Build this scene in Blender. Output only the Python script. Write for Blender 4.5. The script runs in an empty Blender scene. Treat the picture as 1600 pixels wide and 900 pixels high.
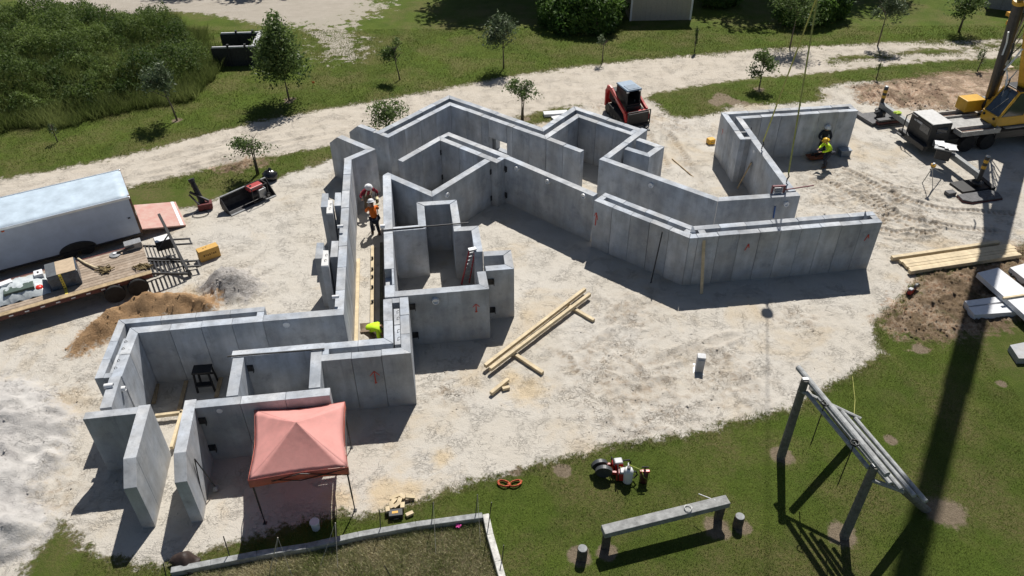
import bpy, bmesh, math, random
import numpy as np
from mathutils import Vector, Matrix
random.seed(7)
RNG = np.random.default_rng(11)
R = math.radians
scene = bpy.context.scene
COL = scene.collection

# ------------------------------------------------------------ camera
CAM_H = 22.14
FPX = 1205.0
PITCH = R(37.68); ROLL = R(-0.35)
_F = Vector((0, math.cos(PITCH), -math.sin(PITCH)))
_R0 = Vector((1, 0, 0)); _U0 = _R0.cross(_F)
_c, _s = math.cos(ROLL), math.sin(ROLL)
CR = _c*_R0 + _s*_U0
CU = -_s*_R0 + _c*_U0
cam_data = bpy.data.cameras.new('camera')
cam = bpy.data.objects.new('camera', cam_data)
COL.objects.link(cam)
M = Matrix((CR, CU, -_F)).transposed().to_4x4()
M.translation = (0, 0, CAM_H)
cam.matrix_world = M
cam_data.sensor_width = 36.0
cam_data.lens = FPX/1600*36.0
cam_data.clip_end = 2000
cam_data.clip_start = 0.3
scene.camera = cam

# ------------------------------------------------------------ sky, sun, exposure
SUN_DIR = Vector((0.19, 0.71, 1.0)).normalized()        # towards the sun
world = bpy.data.worlds.new('World'); scene.world = world
world.use_nodes = True
wn = world.node_tree
bg = wn.nodes['Background']
sky = wn.nodes.new('ShaderNodeTexSky')
sky.sky_type = 'NISHITA'; sky.sun_disc = False
sky.sun_elevation = math.asin(SUN_DIR.z)
sky.sun_rotation = math.atan2(SUN_DIR.x, SUN_DIR.y)
wn.links.new(sky.outputs[0], bg.inputs[0])
bg.inputs[1].default_value = 0.046
sun_data = bpy.data.lights.new('sun', 'SUN')
sun_data.energy = 5.0; sun_data.angle = R(0.53); sun_data.color = (1.0, 0.955, 0.89)
sun = bpy.data.objects.new('sun', sun_data); COL.objects.link(sun)
sun.location = (20, 60, 80)
sun.rotation_euler = SUN_DIR.to_track_quat('Z', 'Y').to_euler()
scene.view_settings.view_transform = 'Standard'
scene.view_settings.look = 'None'
scene.view_settings.exposure = 0.24
scene.view_settings.gamma = 1.0
scene.view_settings.use_curve_mapping = False

# ------------------------------------------------------------ maths helpers
def at(x, y, z=0.0):
    """the point of the place, at height z, that the photograph shows at (x, y)"""
    r = _F + CR*((x-800)/FPX) - CU*((y-450)/FPX)
    t = (z-CAM_H)/r.z
    return Vector((r.x*t, r.y*t, z))
def on_wall(x, y, A, B):
    """the point on the upright face through A and B that the photograph shows at (x, y)"""
    A = Vector(A[:2]); B = Vector(B[:2]); d = (B-A).normalized(); n = Vector((-d.y, d.x))
    r = _F + CR*((x-800)/FPX) - CU*((y-450)/FPX)
    t = A.dot(n)/(r.x*n.x+r.y*n.y)
    return Vector((r.x*t, r.y*t, CAM_H+r.z*t))

# ------------------------------------------------------------ materials
MATS = {}
def nd(nt, t, **kw):
    n = nt.nodes.new(t)
    for k, v in kw.items(): setattr(n, k, v)
    return n
def mat(name, col, rough=0.7, var=0.12, scale=6.0, bump=0.15, metal=0.0, bscale=None, rnd=0.0, stretch=None, spec=0.4, var2=None, dirt=None):
    """plain surface with mottled colour, grain and fine relief"""
    if name in MATS: return MATS[name]
    m = bpy.data.materials.new(name); m.use_nodes = True
    nt = m.node_tree; b = nt.nodes['Principled BSDF']
    L = nt.links.new
    tc = nd(nt, 'ShaderNodeTexCoord')
    mp = nd(nt, 'ShaderNodeMapping')
    L(tc.outputs['Object'], mp.inputs[0])
    if stretch: mp.inputs['Scale'].default_value = stretch
    n1 = nd(nt, 'ShaderNodeTexNoise'); n1.inputs['Scale'].default_value = scale; n1.inputs['Detail'].default_value = 7; n1.inputs['Roughness'].default_value = .65
    L(mp.outputs[0], n1.inputs['Vector'])
    mix = nd(nt, 'ShaderNodeMix', data_type='RGBA')
    lo = [max(0, c*(1-var*2)) for c in col]; hi = [min(1, c*(1+var*1.6)) for c in (dirt or col)]
    if dirt: lo = list(col); hi = list(dirt)
    mix.inputs[6].default_value = (*lo, 1); mix.inputs[7].default_value = (*hi, 1)
    mr = nd(nt, 'ShaderNodeMapRange'); mr.inputs[1].default_value = .3; mr.inputs[2].default_value = .7
    L(n1.outputs[0], mr.inputs[0]); L(mr.outputs[0], mix.inputs[0])
    out = mix.outputs[2]
    if rnd:
        oi = nd(nt, 'ShaderNodeObjectInfo')
        m2 = nd(nt, 'ShaderNodeMapRange'); m2.inputs[3].default_value = 1-rnd; m2.inputs[4].default_value = 1+rnd
        L(oi.outputs['Random'], m2.inputs[0])
        hs = nd(nt, 'ShaderNodeHueSaturation'); L(m2.outputs[0], hs.inputs['Value']); L(out, hs.inputs['Color']); out = hs.outputs[0]
    L(out, b.inputs['Base Color'])
    b.inputs['Roughness'].default_value = rough; b.inputs['Metallic'].default_value = metal
    b.inputs['Specular IOR Level'].default_value = spec
    if bump:
        n2 = nd(nt, 'ShaderNodeTexNoise'); n2.inputs['Scale'].default_value = bscale or scale*6; n2.inputs['Detail'].default_value = 5
        L(mp.outputs[0], n2.inputs['Vector'])
        bp = nd(nt, 'ShaderNodeBump'); bp.inputs['Strength'].default_value = bump; bp.inputs['Distance'].default_value = .02
        L(n2.outputs[0], bp.inputs['Height']); L(bp.outputs[0], b.inputs['Normal'])
    MATS[name] = m
    return m

def concrete():
    m = bpy.data.materials.new('precast_concrete'); m.use_nodes = True
    nt = m.node_tree; b = nt.nodes['Principled BSDF']; L = nt.links.new
    g = nd(nt, 'ShaderNodeNewGeometry'); oi = nd(nt, 'ShaderNodeObjectInfo')
    # cloudy form-face mottling, a little different on every panel
    off = nd(nt, 'ShaderNodeVectorMath', operation='SCALE'); off.inputs[0].default_value = (37, 11, 5)
    L(oi.outputs['Random'], off.inputs['Scale'])
    add = nd(nt, 'ShaderNodeVectorMath', operation='ADD'); L(g.outputs['Position'], add.inputs[0]); L(off.outputs[0], add.inputs[1])
    def noise(sc, det=5, rough=.6, st=(1,1,1)):
        mp = nd(nt, 'ShaderNodeMapping'); mp.inputs['Scale'].default_value = st; L(add.outputs[0], mp.inputs[0])
        n = nd(nt, 'ShaderNodeTexNoise'); n.inputs['Scale'].default_value = sc; n.inputs['Detail'].default_value = det; n.inputs['Roughness'].default_value = rough
        L(mp.outputs[0], n.inputs['Vector']); return n.outputs[0]
    def rng(v, a, b_, c, d):
        r = nd(nt, 'ShaderNodeMapRange'); L(v, r.inputs[0])
        for i, q in enumerate((a, b_, c, d)): r.inputs[i+1].default_value = q
        return r.outputs[0]
    def mul(a, b_):
        r = nd(nt, 'ShaderNodeMath', operation='MULTIPLY'); L(a, r.inputs[0]); L(b_, r.inputs[1]); return r.outputs[0]
    cloud = rng(noise(.9, 6, .62), .34, .66, .80, 1.18)
    streak = rng(noise(2.2, 4, .55, (1, 1, .18)), .35, .7, .82, 1.12)
    fine = rng(noise(22, 4, .7), .3, .7, .93, 1.06)
    blot = rng(noise(1.7, 7, .7), .55, .72, 1.0, .72)
    rndv = rng(oi.outputs['Random'], 0, 1, .84, 1.14)
    v = mul(mul(mul(cloud, streak), mul(fine, blot)), rndv)
    bloom = rng(noise(2.6, 7, .75, (1, 1, .45)), .60, .72, 1.0, 1.16)
    v = mul(v, bloom)
    warm = nd(nt, 'ShaderNodeMix', data_type='RGBA')
    warm.inputs[6].default_value = (.385, .425, .48, 1); warm.inputs[7].default_value = (.425, .435, .445, 1)
    L(rng(noise(.6, 3), .35, .65, 0, 1), warm.inputs[0])
    hs = nd(nt, 'ShaderNodeHueSaturation'); L(v, hs.inputs['Value']); L(warm.outputs[2], hs.inputs['Color'])
    # sand splashed up the foot of the walls and thin rain runs below the top edge
    sp = nd(nt, 'ShaderNodeSeparateXYZ'); L(g.outputs['Position'], sp.inputs[0])
    jig = nd(nt, 'ShaderNodeMath', operation='MULTIPLY_ADD'); L(noise(3.5, 5, .7), jig.inputs[0]); jig.inputs[1].default_value = -.9; L(sp.outputs['Z'], jig.inputs[2])
    splash = nd(nt, 'ShaderNodeMix', data_type='RGBA'); L(rng(jig.outputs[0], -.42, .0, .55, 0), splash.inputs[0]); L(hs.outputs[0], splash.inputs[6]); splash.inputs[7].default_value = (.40, .365, .31, 1)
    runs = rng(noise(7, 3, .6, (1, 1, .06)), .58, .70, 0, .45); band = rng(sp.outputs['Z'], 1.2, 2.68, 0, 1)
    rm = nd(nt, 'ShaderNodeMix', data_type='RGBA'); L(mul(runs, band), rm.inputs[0]); L(splash.outputs[2], rm.inputs[6]); rm.inputs[7].default_value = (.21, .22, .235, 1)
    L(rm.outputs[2], b.inputs['Base Color'])
    b.inputs['Roughness'].default_value = .82; b.inputs['Specular IOR Level'].default_value = .3
    bp = nd(nt, 'ShaderNodeBump'); bp.inputs['Strength'].default_value = .35; bp.inputs['Distance'].default_value = .01
    L(noise(30, 5, .7), bp.inputs['Height']); L(bp.outputs[0], b.inputs['Normal'])
    MATS['concrete'] = m; return m
CONC = concrete()

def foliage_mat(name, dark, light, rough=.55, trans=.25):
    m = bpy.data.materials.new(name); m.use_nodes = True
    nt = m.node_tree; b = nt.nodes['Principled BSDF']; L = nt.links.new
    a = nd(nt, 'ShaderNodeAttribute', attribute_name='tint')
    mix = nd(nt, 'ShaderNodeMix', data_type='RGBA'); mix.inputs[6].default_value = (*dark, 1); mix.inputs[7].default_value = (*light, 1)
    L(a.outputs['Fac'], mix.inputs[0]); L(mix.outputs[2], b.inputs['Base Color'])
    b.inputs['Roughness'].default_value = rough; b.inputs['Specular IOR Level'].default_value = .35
    tr = nd(nt, 'ShaderNodeBsdfTranslucent'); L(mix.outputs[2], tr.inputs[0])
    ms = nd(nt, 'ShaderNodeMixShader'); ms.inputs[0].default_value = trans
    L(b.outputs[0], ms.inputs[1]); L(tr.outputs[0], ms.inputs[2])
    L(ms.outputs[0], nt.nodes['Material Output'].inputs[0])
    return m

# ------------------------------------------------------------ mesh helpers
class MB:
    def __init__(s): s.v = []; s.f = []
    def poly(s, pts, faces):
        o = len(s.v); s.v += [tuple(p) for p in pts]; s.f += [tuple(i+o for i in f) for f in faces]; return s
    def prism(s, plan, z0, z1):
        """upright prism over a counter-clockwise or clockwise plan; z1 a number or one per corner"""
        n = len(plan); area = sum(plan[i][0]*plan[(i+1) % n][1]-plan[(i+1) % n][0]*plan[i][1] for i in range(n))
        zt = [z1]*n if not hasattr(z1, '__len__') else list(z1)
        if area < 0: plan = plan[::-1]; zt = zt[::-1]
        b = [(p[0], p[1], z0) for p in plan]; t = [(p[0], p[1], z) for p, z in zip(plan, zt)]
        return s.poly(b+t, [tuple(range(n))[::-1], tuple(range(n, 2*n))]+[(i, (i+1) % n, n+(i+1) % n, n+i) for i in range(n)])
    def box(s, c, d, rot=None, taper=1.0, shear=(0, 0)):
        """box by centre and size; rot a z angle, an euler triple or a Matrix"""
        M3 = Matrix.Identity(3) if rot is None else (Matrix.Rotation(rot, 3, 'Z') if isinstance(rot, (int, float)) else (rot if isinstance(rot, Matrix) else __import__('mathutils').Euler(rot).to_matrix()))
        P = []
        for z in (-.5, .5):
            k = taper if z > 0 else 1
            for x, y in ((-.5, -.5), (.5, -.5), (.5, .5), (-.5, .5)):
                P.append(Vector(c)+M3 @ Vector((x*d[0]*k+(shear[0] if z > 0 else 0), y*d[1]*k+(shear[1] if z > 0 else 0), z*d[2])))
        return s.poly(P, [(3, 2, 1, 0), (4, 5, 6, 7), (0, 1, 5, 4), (1, 2, 6, 5), (2, 3, 7, 6), (3, 0, 4, 7)])
    def beam(s, a, b, w, h, up=(0, 0, 1)):
        a = Vector(a); b = Vector(b); d = (b-a); L = d.length; d.normalize()
        sd = d.cross(Vector(up)); sd = sd.normalized() if sd.length > 1e-4 else Vector((1, 0, 0)); u = sd.cross(d)
        return s.box((a+b)/2, (L, w, h), Matrix((d, -sd, u)).transposed())
    def tube(s, pts, rad, n=8, cap=True):
        pts = [Vector(p) for p in pts]; m = len(pts)
        rr = [rad]*m if not hasattr(rad, '__len__') else rad
        V = []; F = []; pu = None
        for i, p in enumerate(pts):
            d = (pts[min(i+1, m-1)]-pts[max(i-1, 0)]).normalized()
            if pu is None: pu = Vector((0, 0, 1)) if abs(d.z) < .9 else Vector((1, 0, 0))
            x = d.cross(pu).normalized(); y = x.cross(d).normalized(); pu = y
            for k in range(n):
                a = 2*math.pi*k/n
                V.append(p+(x*math.cos(a)+y*math.sin(a))*rr[i])
        for i in range(m-1):
            for k in range(n):
                F.append((i*n+k, i*n+(k+1) % n, (i+1)*n+(k+1) % n, (i+1)*n+k))
        if cap: F += [tuple(range(n))[::-1], tuple((m-1)*n+k for k in range(n))]
        return s.poly(V, [f[::-1] for f in F])
    def lathe(s, prof, n=16, c=(0, 0, 0), M3=None):
        M3 = M3 or Matrix.Identity(3); V = []; F = []
        for r, z in prof:
            for k in range(n):
                a = 2*math.pi*k/n; V.append(Vector(c)+M3 @ Vector((r*math.cos(a), r*math.sin(a), z)))
        for i in range(len(prof)-1):
            for k in range(n): F.append((i*n+k, i*n+(k+1) % n, (i+1)*n+(k+1) % n, (i+1)*n+k))
        F += [tuple(range(n))[::-1], tuple((len(prof)-1)*n+k for k in range(n))]
        return s.poly(V, F)
    def ball(s, c, r, n=10, squash=(1, 1, 1), jit=0, M3=None):
        V = []; F = []; m = max(4, n//2+1)
        for i in range(m+1):
            t = math.pi*i/m
            for k in range(n):
                a = 2*math.pi*k/n; q = r*(1+random.uniform(-jit, jit))
                p = Vector((q*math.sin(t)*math.cos(a)*squash[0], q*math.sin(t)*math.sin(a)*squash[1], -q*math.cos(t)*squash[2]))
                V.append(Vector(c)+(M3 @ p if M3 else p))
        for i in range(m):
            for k in range(n): F.append((i*n+k, i*n+(k+1) % n, (i+1)*n+(k+1) % n, (i+1)*n+k))
        return s.poly(V, F)
    def sheet(s, grid):
        """a grid (rows of points) as a surface"""
        r = len(grid); c = len(grid[0]); V = [p for row in grid for p in row]
        return s.poly(V, [(i*c+j, i*c+j+1, (i+1)*c+j+1, (i+1)*c+j) for i in range(r-1) for j in range(c-1)])

def obj(name, mb, material, parent=None, smooth=False, bevel=0, solid=0, world=True, label=None, sub=0):
    me = bpy.data.meshes.new(name)
    V = mb.v
    if parent is not None and world:
        inv = parent.matrix_basis.inverted() if parent.parent is None else (parent.parent.matrix_basis @ parent.matrix_basis).inverted()
        V = [tuple(inv @ Vector(p)) for p in V]
    me.from_pydata([tuple(p) for p in V], [], mb.f); me.update()
    if material: me.materials.append(material)
    if smooth:
        for p in me.polygons: p.use_smooth = True
    o = bpy.data.objects.new(name, me); COL.objects.link(o)
    if parent is not None: o.parent = parent
    if solid:
        md = o.modifiers.new('thick', 'SOLIDIFY'); md.thickness = solid; md.offset = 0
    if sub:
        md = o.modifiers.new('sub', 'SUBSURF'); md.levels = sub; md.render_levels = sub
    if bevel:
        md = o.modifiers.new('bevel', 'BEVEL'); md.width = bevel; md.segments = 2; md.limit_method = 'ANGLE'; md.angle_limit = R(40)
    if smooth and not sub: pass
    if label: o['label'] = label
    return o
def local(name, mb, material, parent, **kw):
    return obj(name, mb, material, parent, world=False, **kw)
def tag(o, label, cat, group=None):
    o['label'] = label; o['category'] = cat
    if group: o['group'] = group
    return o
def thing(name, label, cat, loc=(0, 0, 0), rotz=0, group=None):
    o = bpy.data.objects.new(name, None); COL.objects.link(o)
    o.location = loc; o.rotation_euler = (0, 0, rotz); o.empty_display_size = .3
    bpy.context.evaluated_depsgraph_get  # basis is read directly
    return tag(o, label, cat, group)
def copy_thing(root, loc, rotz, label, scale=1.0):
    r = root.copy(); COL.objects.link(r); r.location = loc; r.rotation_euler = (0, 0, rotz); r.scale = (scale,)*3
    if label: r['label'] = label
    for ch in [q for q in bpy.data.objects if q.parent == root]:
        c = ch.copy(); COL.objects.link(c); c.parent = r
        for g in [q for q in bpy.data.objects if q.parent == ch]:
            d = g.copy(); COL.objects.link(d); d.parent = c
    return r

def fast_mesh(name, V, F, material, attrs=None, parent=None, smooth=False):
    """mesh from numpy arrays, all faces with the same number of corners"""
    me = bpy.data.meshes.new(name); nv = len(V); nf, k = F.shape
    me.vertices.add(nv); me.vertices.foreach_set('co', np.asarray(V, dtype=np.float32).ravel())
    me.loops.add(nf*k); me.loops.foreach_set('vertex_index', F.astype(np.int32).ravel())
    me.polygons.add(nf); me.polygons.foreach_set('loop_start', np.arange(0, nf*k, k, dtype=np.int32))
    me.polygons.foreach_set('loop_total', np.full(nf, k, dtype=np.int32))
    if smooth: me.polygons.foreach_set('use_smooth', np.ones(nf, dtype=bool))
    me.update(calc_edges=True)
    for an, av in (attrs or {}).items():
        a = me.attributes.new(an, 'FLOAT', 'POINT'); a.data.foreach_set('value', np.asarray(av, dtype=np.float32))
    me.materials.append(material)
    o = bpy.data.objects.new(name, me); COL.objects.link(o)
    if parent: o.parent = parent
    return o

# smooth value noise on arrays
def _hash(ix, iy, seed):
    h = (ix.astype(np.int64)*374761393 + iy.astype(np.int64)*668265263 + seed*1442695041) & 0xffffffff
    h = ((h ^ (h >> 13))*1274126177) & 0xffffffff
    return ((h ^ (h >> 16)) & 0xffff)/65535.0
def vnoise(x, y, seed=0):
    ix = np.floor(x); iy = np.floor(y); fx = x-ix; fy = y-iy
    fx = fx*fx*(3-2*fx); fy = fy*fy*(3-2*fy)
    a = _hash(ix, iy, seed); b = _hash(ix+1, iy, seed); c = _hash(ix, iy+1, seed); d = _hash(ix+1, iy+1, seed)
    return (a*(1-fx)+b*fx)*(1-fy)+(c*(1-fx)+d*fx)*fy
def fbm(x, y, sc, oct=4, seed=0):
    s = 0; a = .5; t = 0
    for i in range(oct):
        s = s+a*vnoise(x*sc*(2**i), y*sc*(2**i), seed+i*17); t += a; a *= .5
    return s/t
def sdf(X, Y, P):
    """signed distance to a closed polygon, positive inside"""
    P = np.array([(p[0], p[1]) for p in P], dtype=float); d = np.full(X.shape, 1e9); ins = np.zeros(X.shape, dtype=bool)
    for i in range(len(P)):
        a = P[i]; b = P[(i+1) % len(P)]; e = b-a; L2 = max(e@e, 1e-9)
        t = np.clip(((X-a[0])*e[0]+(Y-a[1])*e[1])/L2, 0, 1)
        d = np.minimum(d, np.hypot(X-a[0]-t*e[0], Y-a[1]-t*e[1]))
        c = ((a[1] > Y) != (b[1] > Y))
        with np.errstate(divide='ignore', invalid='ignore'):
            xi = (b[0]-a[0])*(Y-a[1])/(b[1]-a[1]+1e-12)+a[0]
        ins ^= (c & (X < xi))
    return np.where(ins, d, -d)
def dline(X, Y, P):
    """distance to, and length along, an open line"""
    P = np.array([(p[0], p[1]) for p in P], dtype=float); d = np.full(X.shape, 1e9); s = np.zeros(X.shape); acc = 0
    for i in range(len(P)-1):
        a = P[i]; b = P[i+1]; e = b-a; L2 = max(e@e, 1e-9); L = L2**.5
        t = np.clip(((X-a[0])*e[0]+(Y-a[1])*e[1])/L2, 0, 1)
        q = np.hypot(X-a[0]-t*e[0], Y-a[1]-t*e[1]); m = q < d
        d = np.where(m, q, d); s = np.where(m, acc+t*L, s); acc += L
    return d, s
def sst(a, b, x):
    t = np.clip((x-a)/(b-a), 0, 1); return t*t*(3-2*t)
# ============================================================ THE GROUND
def gp(*pts): return [tuple(at(x, y)[:2]) for x, y in pts]
SAND = gp((-500, 420), (0, 350), (200, 330), (300, 325), (350, 306), (400, 292), (440, 276), (505, 254), (560, 232), (700, 205), (770, 196), (800, 192), (850, 183), (900, 165), (1000, 152), (1030, 160), (1045, 182), (1075, 184), (1118, 178), (1150, 164), (1205, 163), (1285, 158), (1275, 140), (1330, 128), (1420, 125), (1600, 110), (1760, 120), (1760, 330), (1610, 370), (1590, 395), (1500, 412), (1440, 425), (1420, 455), (1400, 478), (1364, 502), (1370, 530), (1374, 555), (1352, 568), (1300, 600), (1280, 612), (1230, 640), (1180, 650), (1100, 672), (1060, 680), (1000, 690), (930, 702), (880, 715), (800, 735), (740, 752), (680, 772), (640, 785), (600, 796), (560, 806), (530, 800), (480, 812), (400, 838), (355, 850), (310, 866), (270, 885), (225, 880), (160, 868), (130, 850), (98, 815), (80, 835), (45, 880), (20, 920), (-120, 1000), (-500, 900))
GP1 = gp((1010, 140), (1100, 132), (1190, 122), (1250, 120), (1290, 150), (1205, 161), (1160, 150), (1118, 176), (1075, 184), (1045, 180), (1020, 158))
ROAD = gp((-200, 322), (-150, 315), (0, 280), (100, 262), (200, 242), (300, 216), (400, 190), (500, 172), (600, 155), (700, 137), (800, 118), (900, 104), (1000, 93), (1100, 85), (1200, 76), (1400, 66), (1600, 60), (2400, 38), (2400, 70), (1750, 88), (1600, 88), (1500, 92), (1400, 100), (1250, 116), (1190, 120), (1100, 132), (1020, 145), (1000, 158), (870, 168), (800, 184), (700, 204), (560, 218), (500, 230), (400, 247), (330, 262), (230, 285), (150, 302), (0, 338), (-200, 380))
GSTRIP = gp((800, 172), (880, 164), (905, 172), (860, 190), (815, 196), (790, 190))
LOT = gp((20, -30), (40, 8), (70, 24), (110, 33), (200, 25), (260, 16), (330, 22), (420, 40), (500, 30), (560, 5), (600, -30))
SPARSE = gp((250, 10), (420, 30), (480, 60), (500, 100), (560, 100), (590, 80), (560, 40), (640, 0), (250, -30))
MUD = gp((1330, 135), (1480, 112), (1600, 108), (1800, 120), (1800, 175), (1500, 172), (1400, 168), (1340, 160))
MUD2 = gp((1372, 505), (1392, 470), (1425, 450), (1432, 425), (1510, 412), (1600, 380), (1780, 370), (1780, 560), (1600, 505), (1550, 520), (1480, 530), (1430, 535), (1395, 525))
MUD3 = gp((330, 262), (385, 248), (415, 246), (420, 256), (360, 270), (345, 272))
ORANGE = gp((105, 545), (125, 520), (155, 496), (200, 470), (245, 460), (300, 458), (345, 470), (345, 492), (260, 500), (200, 520), (150, 545), (110, 560))
GREY = gp((305, 455), (340, 425), (385, 422), (415, 445), (390, 470), (335, 475))
PALE = gp((-300, 600), (0, 590), (60, 600), (120, 650), (110, 700), (60, 780), (90, 810), (40, 870), (-300, 960))
BED = gp((300, 893), (530, 848), (620, 828), (757, 806), (768, 840), (790, 900), (800, 1000), (250, 1000))
GRAVEL = gp((1440, 1400), (1450, 1401))
BARE = [(x_, y_, r_*.62) for x_, y_, r_ in [(1222, 712, .9), (1315, 835, 1.0), (1478, 800, 1.3), (880, 735, .7), (905, 868, .8), (950, 862, .7), (1120, 825, .9), (1160, 825, .6), (1392, 688, .5), (1565, 600, .45), (452, 157, .9), (277, 188, .7), (805, 735, .5), (700, 860, .8), (820, 185, .8), (1186, 140, .9), (1160, 165, 1.4), (1120, 160, 1.2), (640, 870, .6), (1437, 545, .7)]]
PATH = gp((1125, 150), (1160, 165), (1210, 170))
# wheel ruts and skid-steer tracks pressed into the sand
TRACKS = [(gp((1296, 284), (1300, 287), (1320, 299), (1340, 310), (1362, 322)), .17), (gp((1322, 265), (1350, 280), (1375, 294), (1390, 303), (1402, 314)), .17),
          (gp((1365, 310), (1385, 327), (1407, 340), (1432, 347), (1465, 352), (1500, 357), (1560, 362)), .18),
          (gp((1398, 304), (1425, 315), (1450, 322), (1482, 327), (1525, 330), (1580, 335)), .18),
          (gp((1378, 360), (1400, 364), (1425, 362), (1445, 366), (1464, 362), (1470, 356)), .17),
          (gp((1343, 268), (1365, 278), (1395, 290), (1430, 298)), .08), (gp((1376, 322), (1384, 334), (1388, 348)), .06), (gp((1371, 322), (1378, 335), (1382, 350)), .06), (gp((1366, 324), (1372, 337), (1375, 352)), .06), (gp((1396, 336), (1404, 350), (1420, 354)), .07), (gp((1445, 365), (1430, 372), (1410, 372)), .06),
          (gp((1268, 290), (1278, 282), (1292, 278)), .22), (gp((1395, 318), (1412, 326), (1430, 334)), .3), (gp((1335, 296), (1350, 294)), .2), (gp((1300, 312), (1325, 308), (1340, 304)), .2), (gp((1380, 366), (1400, 370), (1425, 370)), .2),
          (gp((870, 166), (920, 165), (960, 178)), .18), (gp((1020, 190), (1050, 215), (1080, 260)), .16), (gp((1005, 200), (1030, 235), (1045, 262)), .16),
          (gp((1085, 260), (1100, 300)), .2),
          (gp((0, 300), (200, 262), (400, 212), (600, 172), (800, 134), (1000, 104), (1200, 84), (1600, 66)), .3),
          (gp((0, 322), (200, 282), (400, 232), (600, 196), (800, 158), (1000, 128), (1200, 104), (1600, 84)), .3),
          (gp((60, 318), (260, 268), (420, 228), (620, 188), (830, 148)), .2),
          (gp((1120, 560), (1150, 590), (1185, 625)), .35), (gp((1085, 545), (1060, 555), (1010, 570)), .25), (gp((1105, 540), (1150, 525)), .2),
          (gp((950, 590), (965, 640), (985, 680)), .25), (gp((860, 545), (890, 560), (900, 580)), .1), (gp((980, 610), (1010, 615), (1035, 600)), .25), (gp((930, 545), (955, 520)), .2),
          (gp((985, 470), (965, 500), (1000, 505)), .3), (gp((975, 560), (1000, 585), (1020, 620), (1050, 625)), .2),
          (gp((60, 700), (100, 640), (140, 640)), .35), (gp((20, 690), (60, 730), (85, 745)), .3), (gp((0, 780), (40, 800)), .5),
          (gp((1400, 133), (1435, 162)), .12), (gp((1432, 128), (1470, 158)), .12), (gp((1452, 126), (1480, 158)), .1), (gp((1380, 140), (1412, 165)), .12), (gp((1350, 150), (1420, 146), (1500, 142)), .15), (gp((1330, 130), (1360, 150)), .2), (gp((1280, 140), (1330, 165)), .2)]
ROUGH = [(1000, 600, 3.0), (1010, 640, 2.2), (950, 560, 1.8), (1120, 590, 2.2), (985, 490, 1.4), (1380, 320, 4.0), (1430, 345, 2.8), (1310, 290, 2.2), (360, 270, 2.2), (880, 160, 2.0), (1040, 185, 1.8), (950, 165, 1.5), (1060, 200, 1.2), (60, 640, 2.0), (30, 720, 2.0), (100, 620, 1.2), (45, 790, 2.0), (210, 560, 1.5), (690, 585, .8), (360, 450, 1.6), (1400, 145, 3.0), (1480, 150, 3.0), (345, 265, 2.0), (700, 610, 1.0), (1250, 500, 1.2)]

def axis(lo, a, b, hi, fine, coarse, f0, f1, ff):
    t = [a]
    while t[-1] < b: t.append(t[-1]+(ff if f0 < t[-1] < f1 else fine))
    s = coarse
    up = [t[-1]]
    while up[-1] < hi: up.append(up[-1]+s); s *= 1.07
    s = coarse; dn = [a]
    while dn[-1] > lo: dn.append(dn[-1]-s); s *= 1.07
    return np.array(dn[::-1][:-1]+t+up[1:])
gx = axis(-160, -20.5, 27, 160, .11, .22, 13.5, 26, .06)
gy = axis(-12, 12.8, 44.5, 300, .11, .2, 30.5, 39.5, .06)
GX, GY = np.meshgrid(gx, gy)
f_sand = sdf(GX, GY, SAND)
f_sand = np.minimum(f_sand, -sdf(GX, GY, GP1)); f_sand = np.minimum(f_sand, -sdf(GX, GY, GSTRIP))
f_road = sdf(GX, GY, ROAD)
f_lot = sdf(GX, GY, LOT); f_sparse = sdf(GX, GY, SPARSE)
f_mud = np.maximum.reduce([sdf(GX, GY, MUD), sdf(GX, GY, MUD2), sdf(GX, GY, MUD3)])
f_orange = sdf(GX, GY, ORANGE); f_grey = sdf(GX, GY, GREY); f_pale = sdf(GX, GY, PALE); f_bed = sdf(GX, GY, BED)
f_bare = np.zeros(GX.shape)
for x, y, r in BARE:
    p = at(x, y); f_bare = np.maximum(f_bare, np.exp(-((GX-p.x)**2+(GY-p.y)**2)/(r*r)*1.1))
dp, _ = dline(GX, GY, PATH); f_bare = np.maximum(f_bare, np.exp(-(dp/.6)**2))
# grass strip between the road's wheel lines at its far end
med = gp((1300, 93), (1350, 88), (1450, 80), (1560, 74), (1750, 68))
dm, sm = dline(GX, GY, med)
f_road = np.minimum(f_road, np.where(dm < 2, dm-.55+.5*(fbm(GX, GY, .8, 3, 5)-.5), f_road))
stain = np.zeros(GX.shape)
for x, y, r in ((825, 608, .95), (800, 590, .6), (607, 770, .9), (640, 765, .6), (530, 780, .7), (470, 700, 1.2), (200, 520, .8), (690, 715, .5)):
    p = at(x, y); stain = np.maximum(stain, np.exp(-((GX-p.x)**2+(GY-p.y)**2)/(r*r)))
rough = np.zeros(GX.shape)
for x, y, r in ROUGH:
    p = at(x, y); rough = np.maximum(rough, np.exp(-((GX-p.x)**2+(GY-p.y)**2)/(r*r)))
soft = np.maximum(f_sand, np.maximum(f_road, f_mud))
inside = sst(-.3, .5, soft)
n1 = fbm(GX, GY, .25, 4, 1)-.5; n2 = fbm(GX, GY, 1.3, 4, 2)-.5; n3 = fbm(GX, GY, 4.5, 3, 3)-.5
n4 = fbm(GX, GY, 7, 2, 4)-.5
GZ = .05*n1 + inside*(.012*n2+.022*n3+.02*n4) + inside*rough*(.05*np.abs(n2)+.12*n3*(.5+vnoise(GX*1.1, GY*1.1, 9))+.12*np.maximum(n4-.08, 0))
ridg = 1-np.abs(2*fbm(GX+3*n2, GY-3*n1, 1.6, 4, 21)-1)*2.4
GZ += inside*rough*.05*np.clip(ridg*1.6-.6, 0, 1)*vnoise(GX*.9, GY*.9, 77)
trk = np.zeros(GX.shape)
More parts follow.
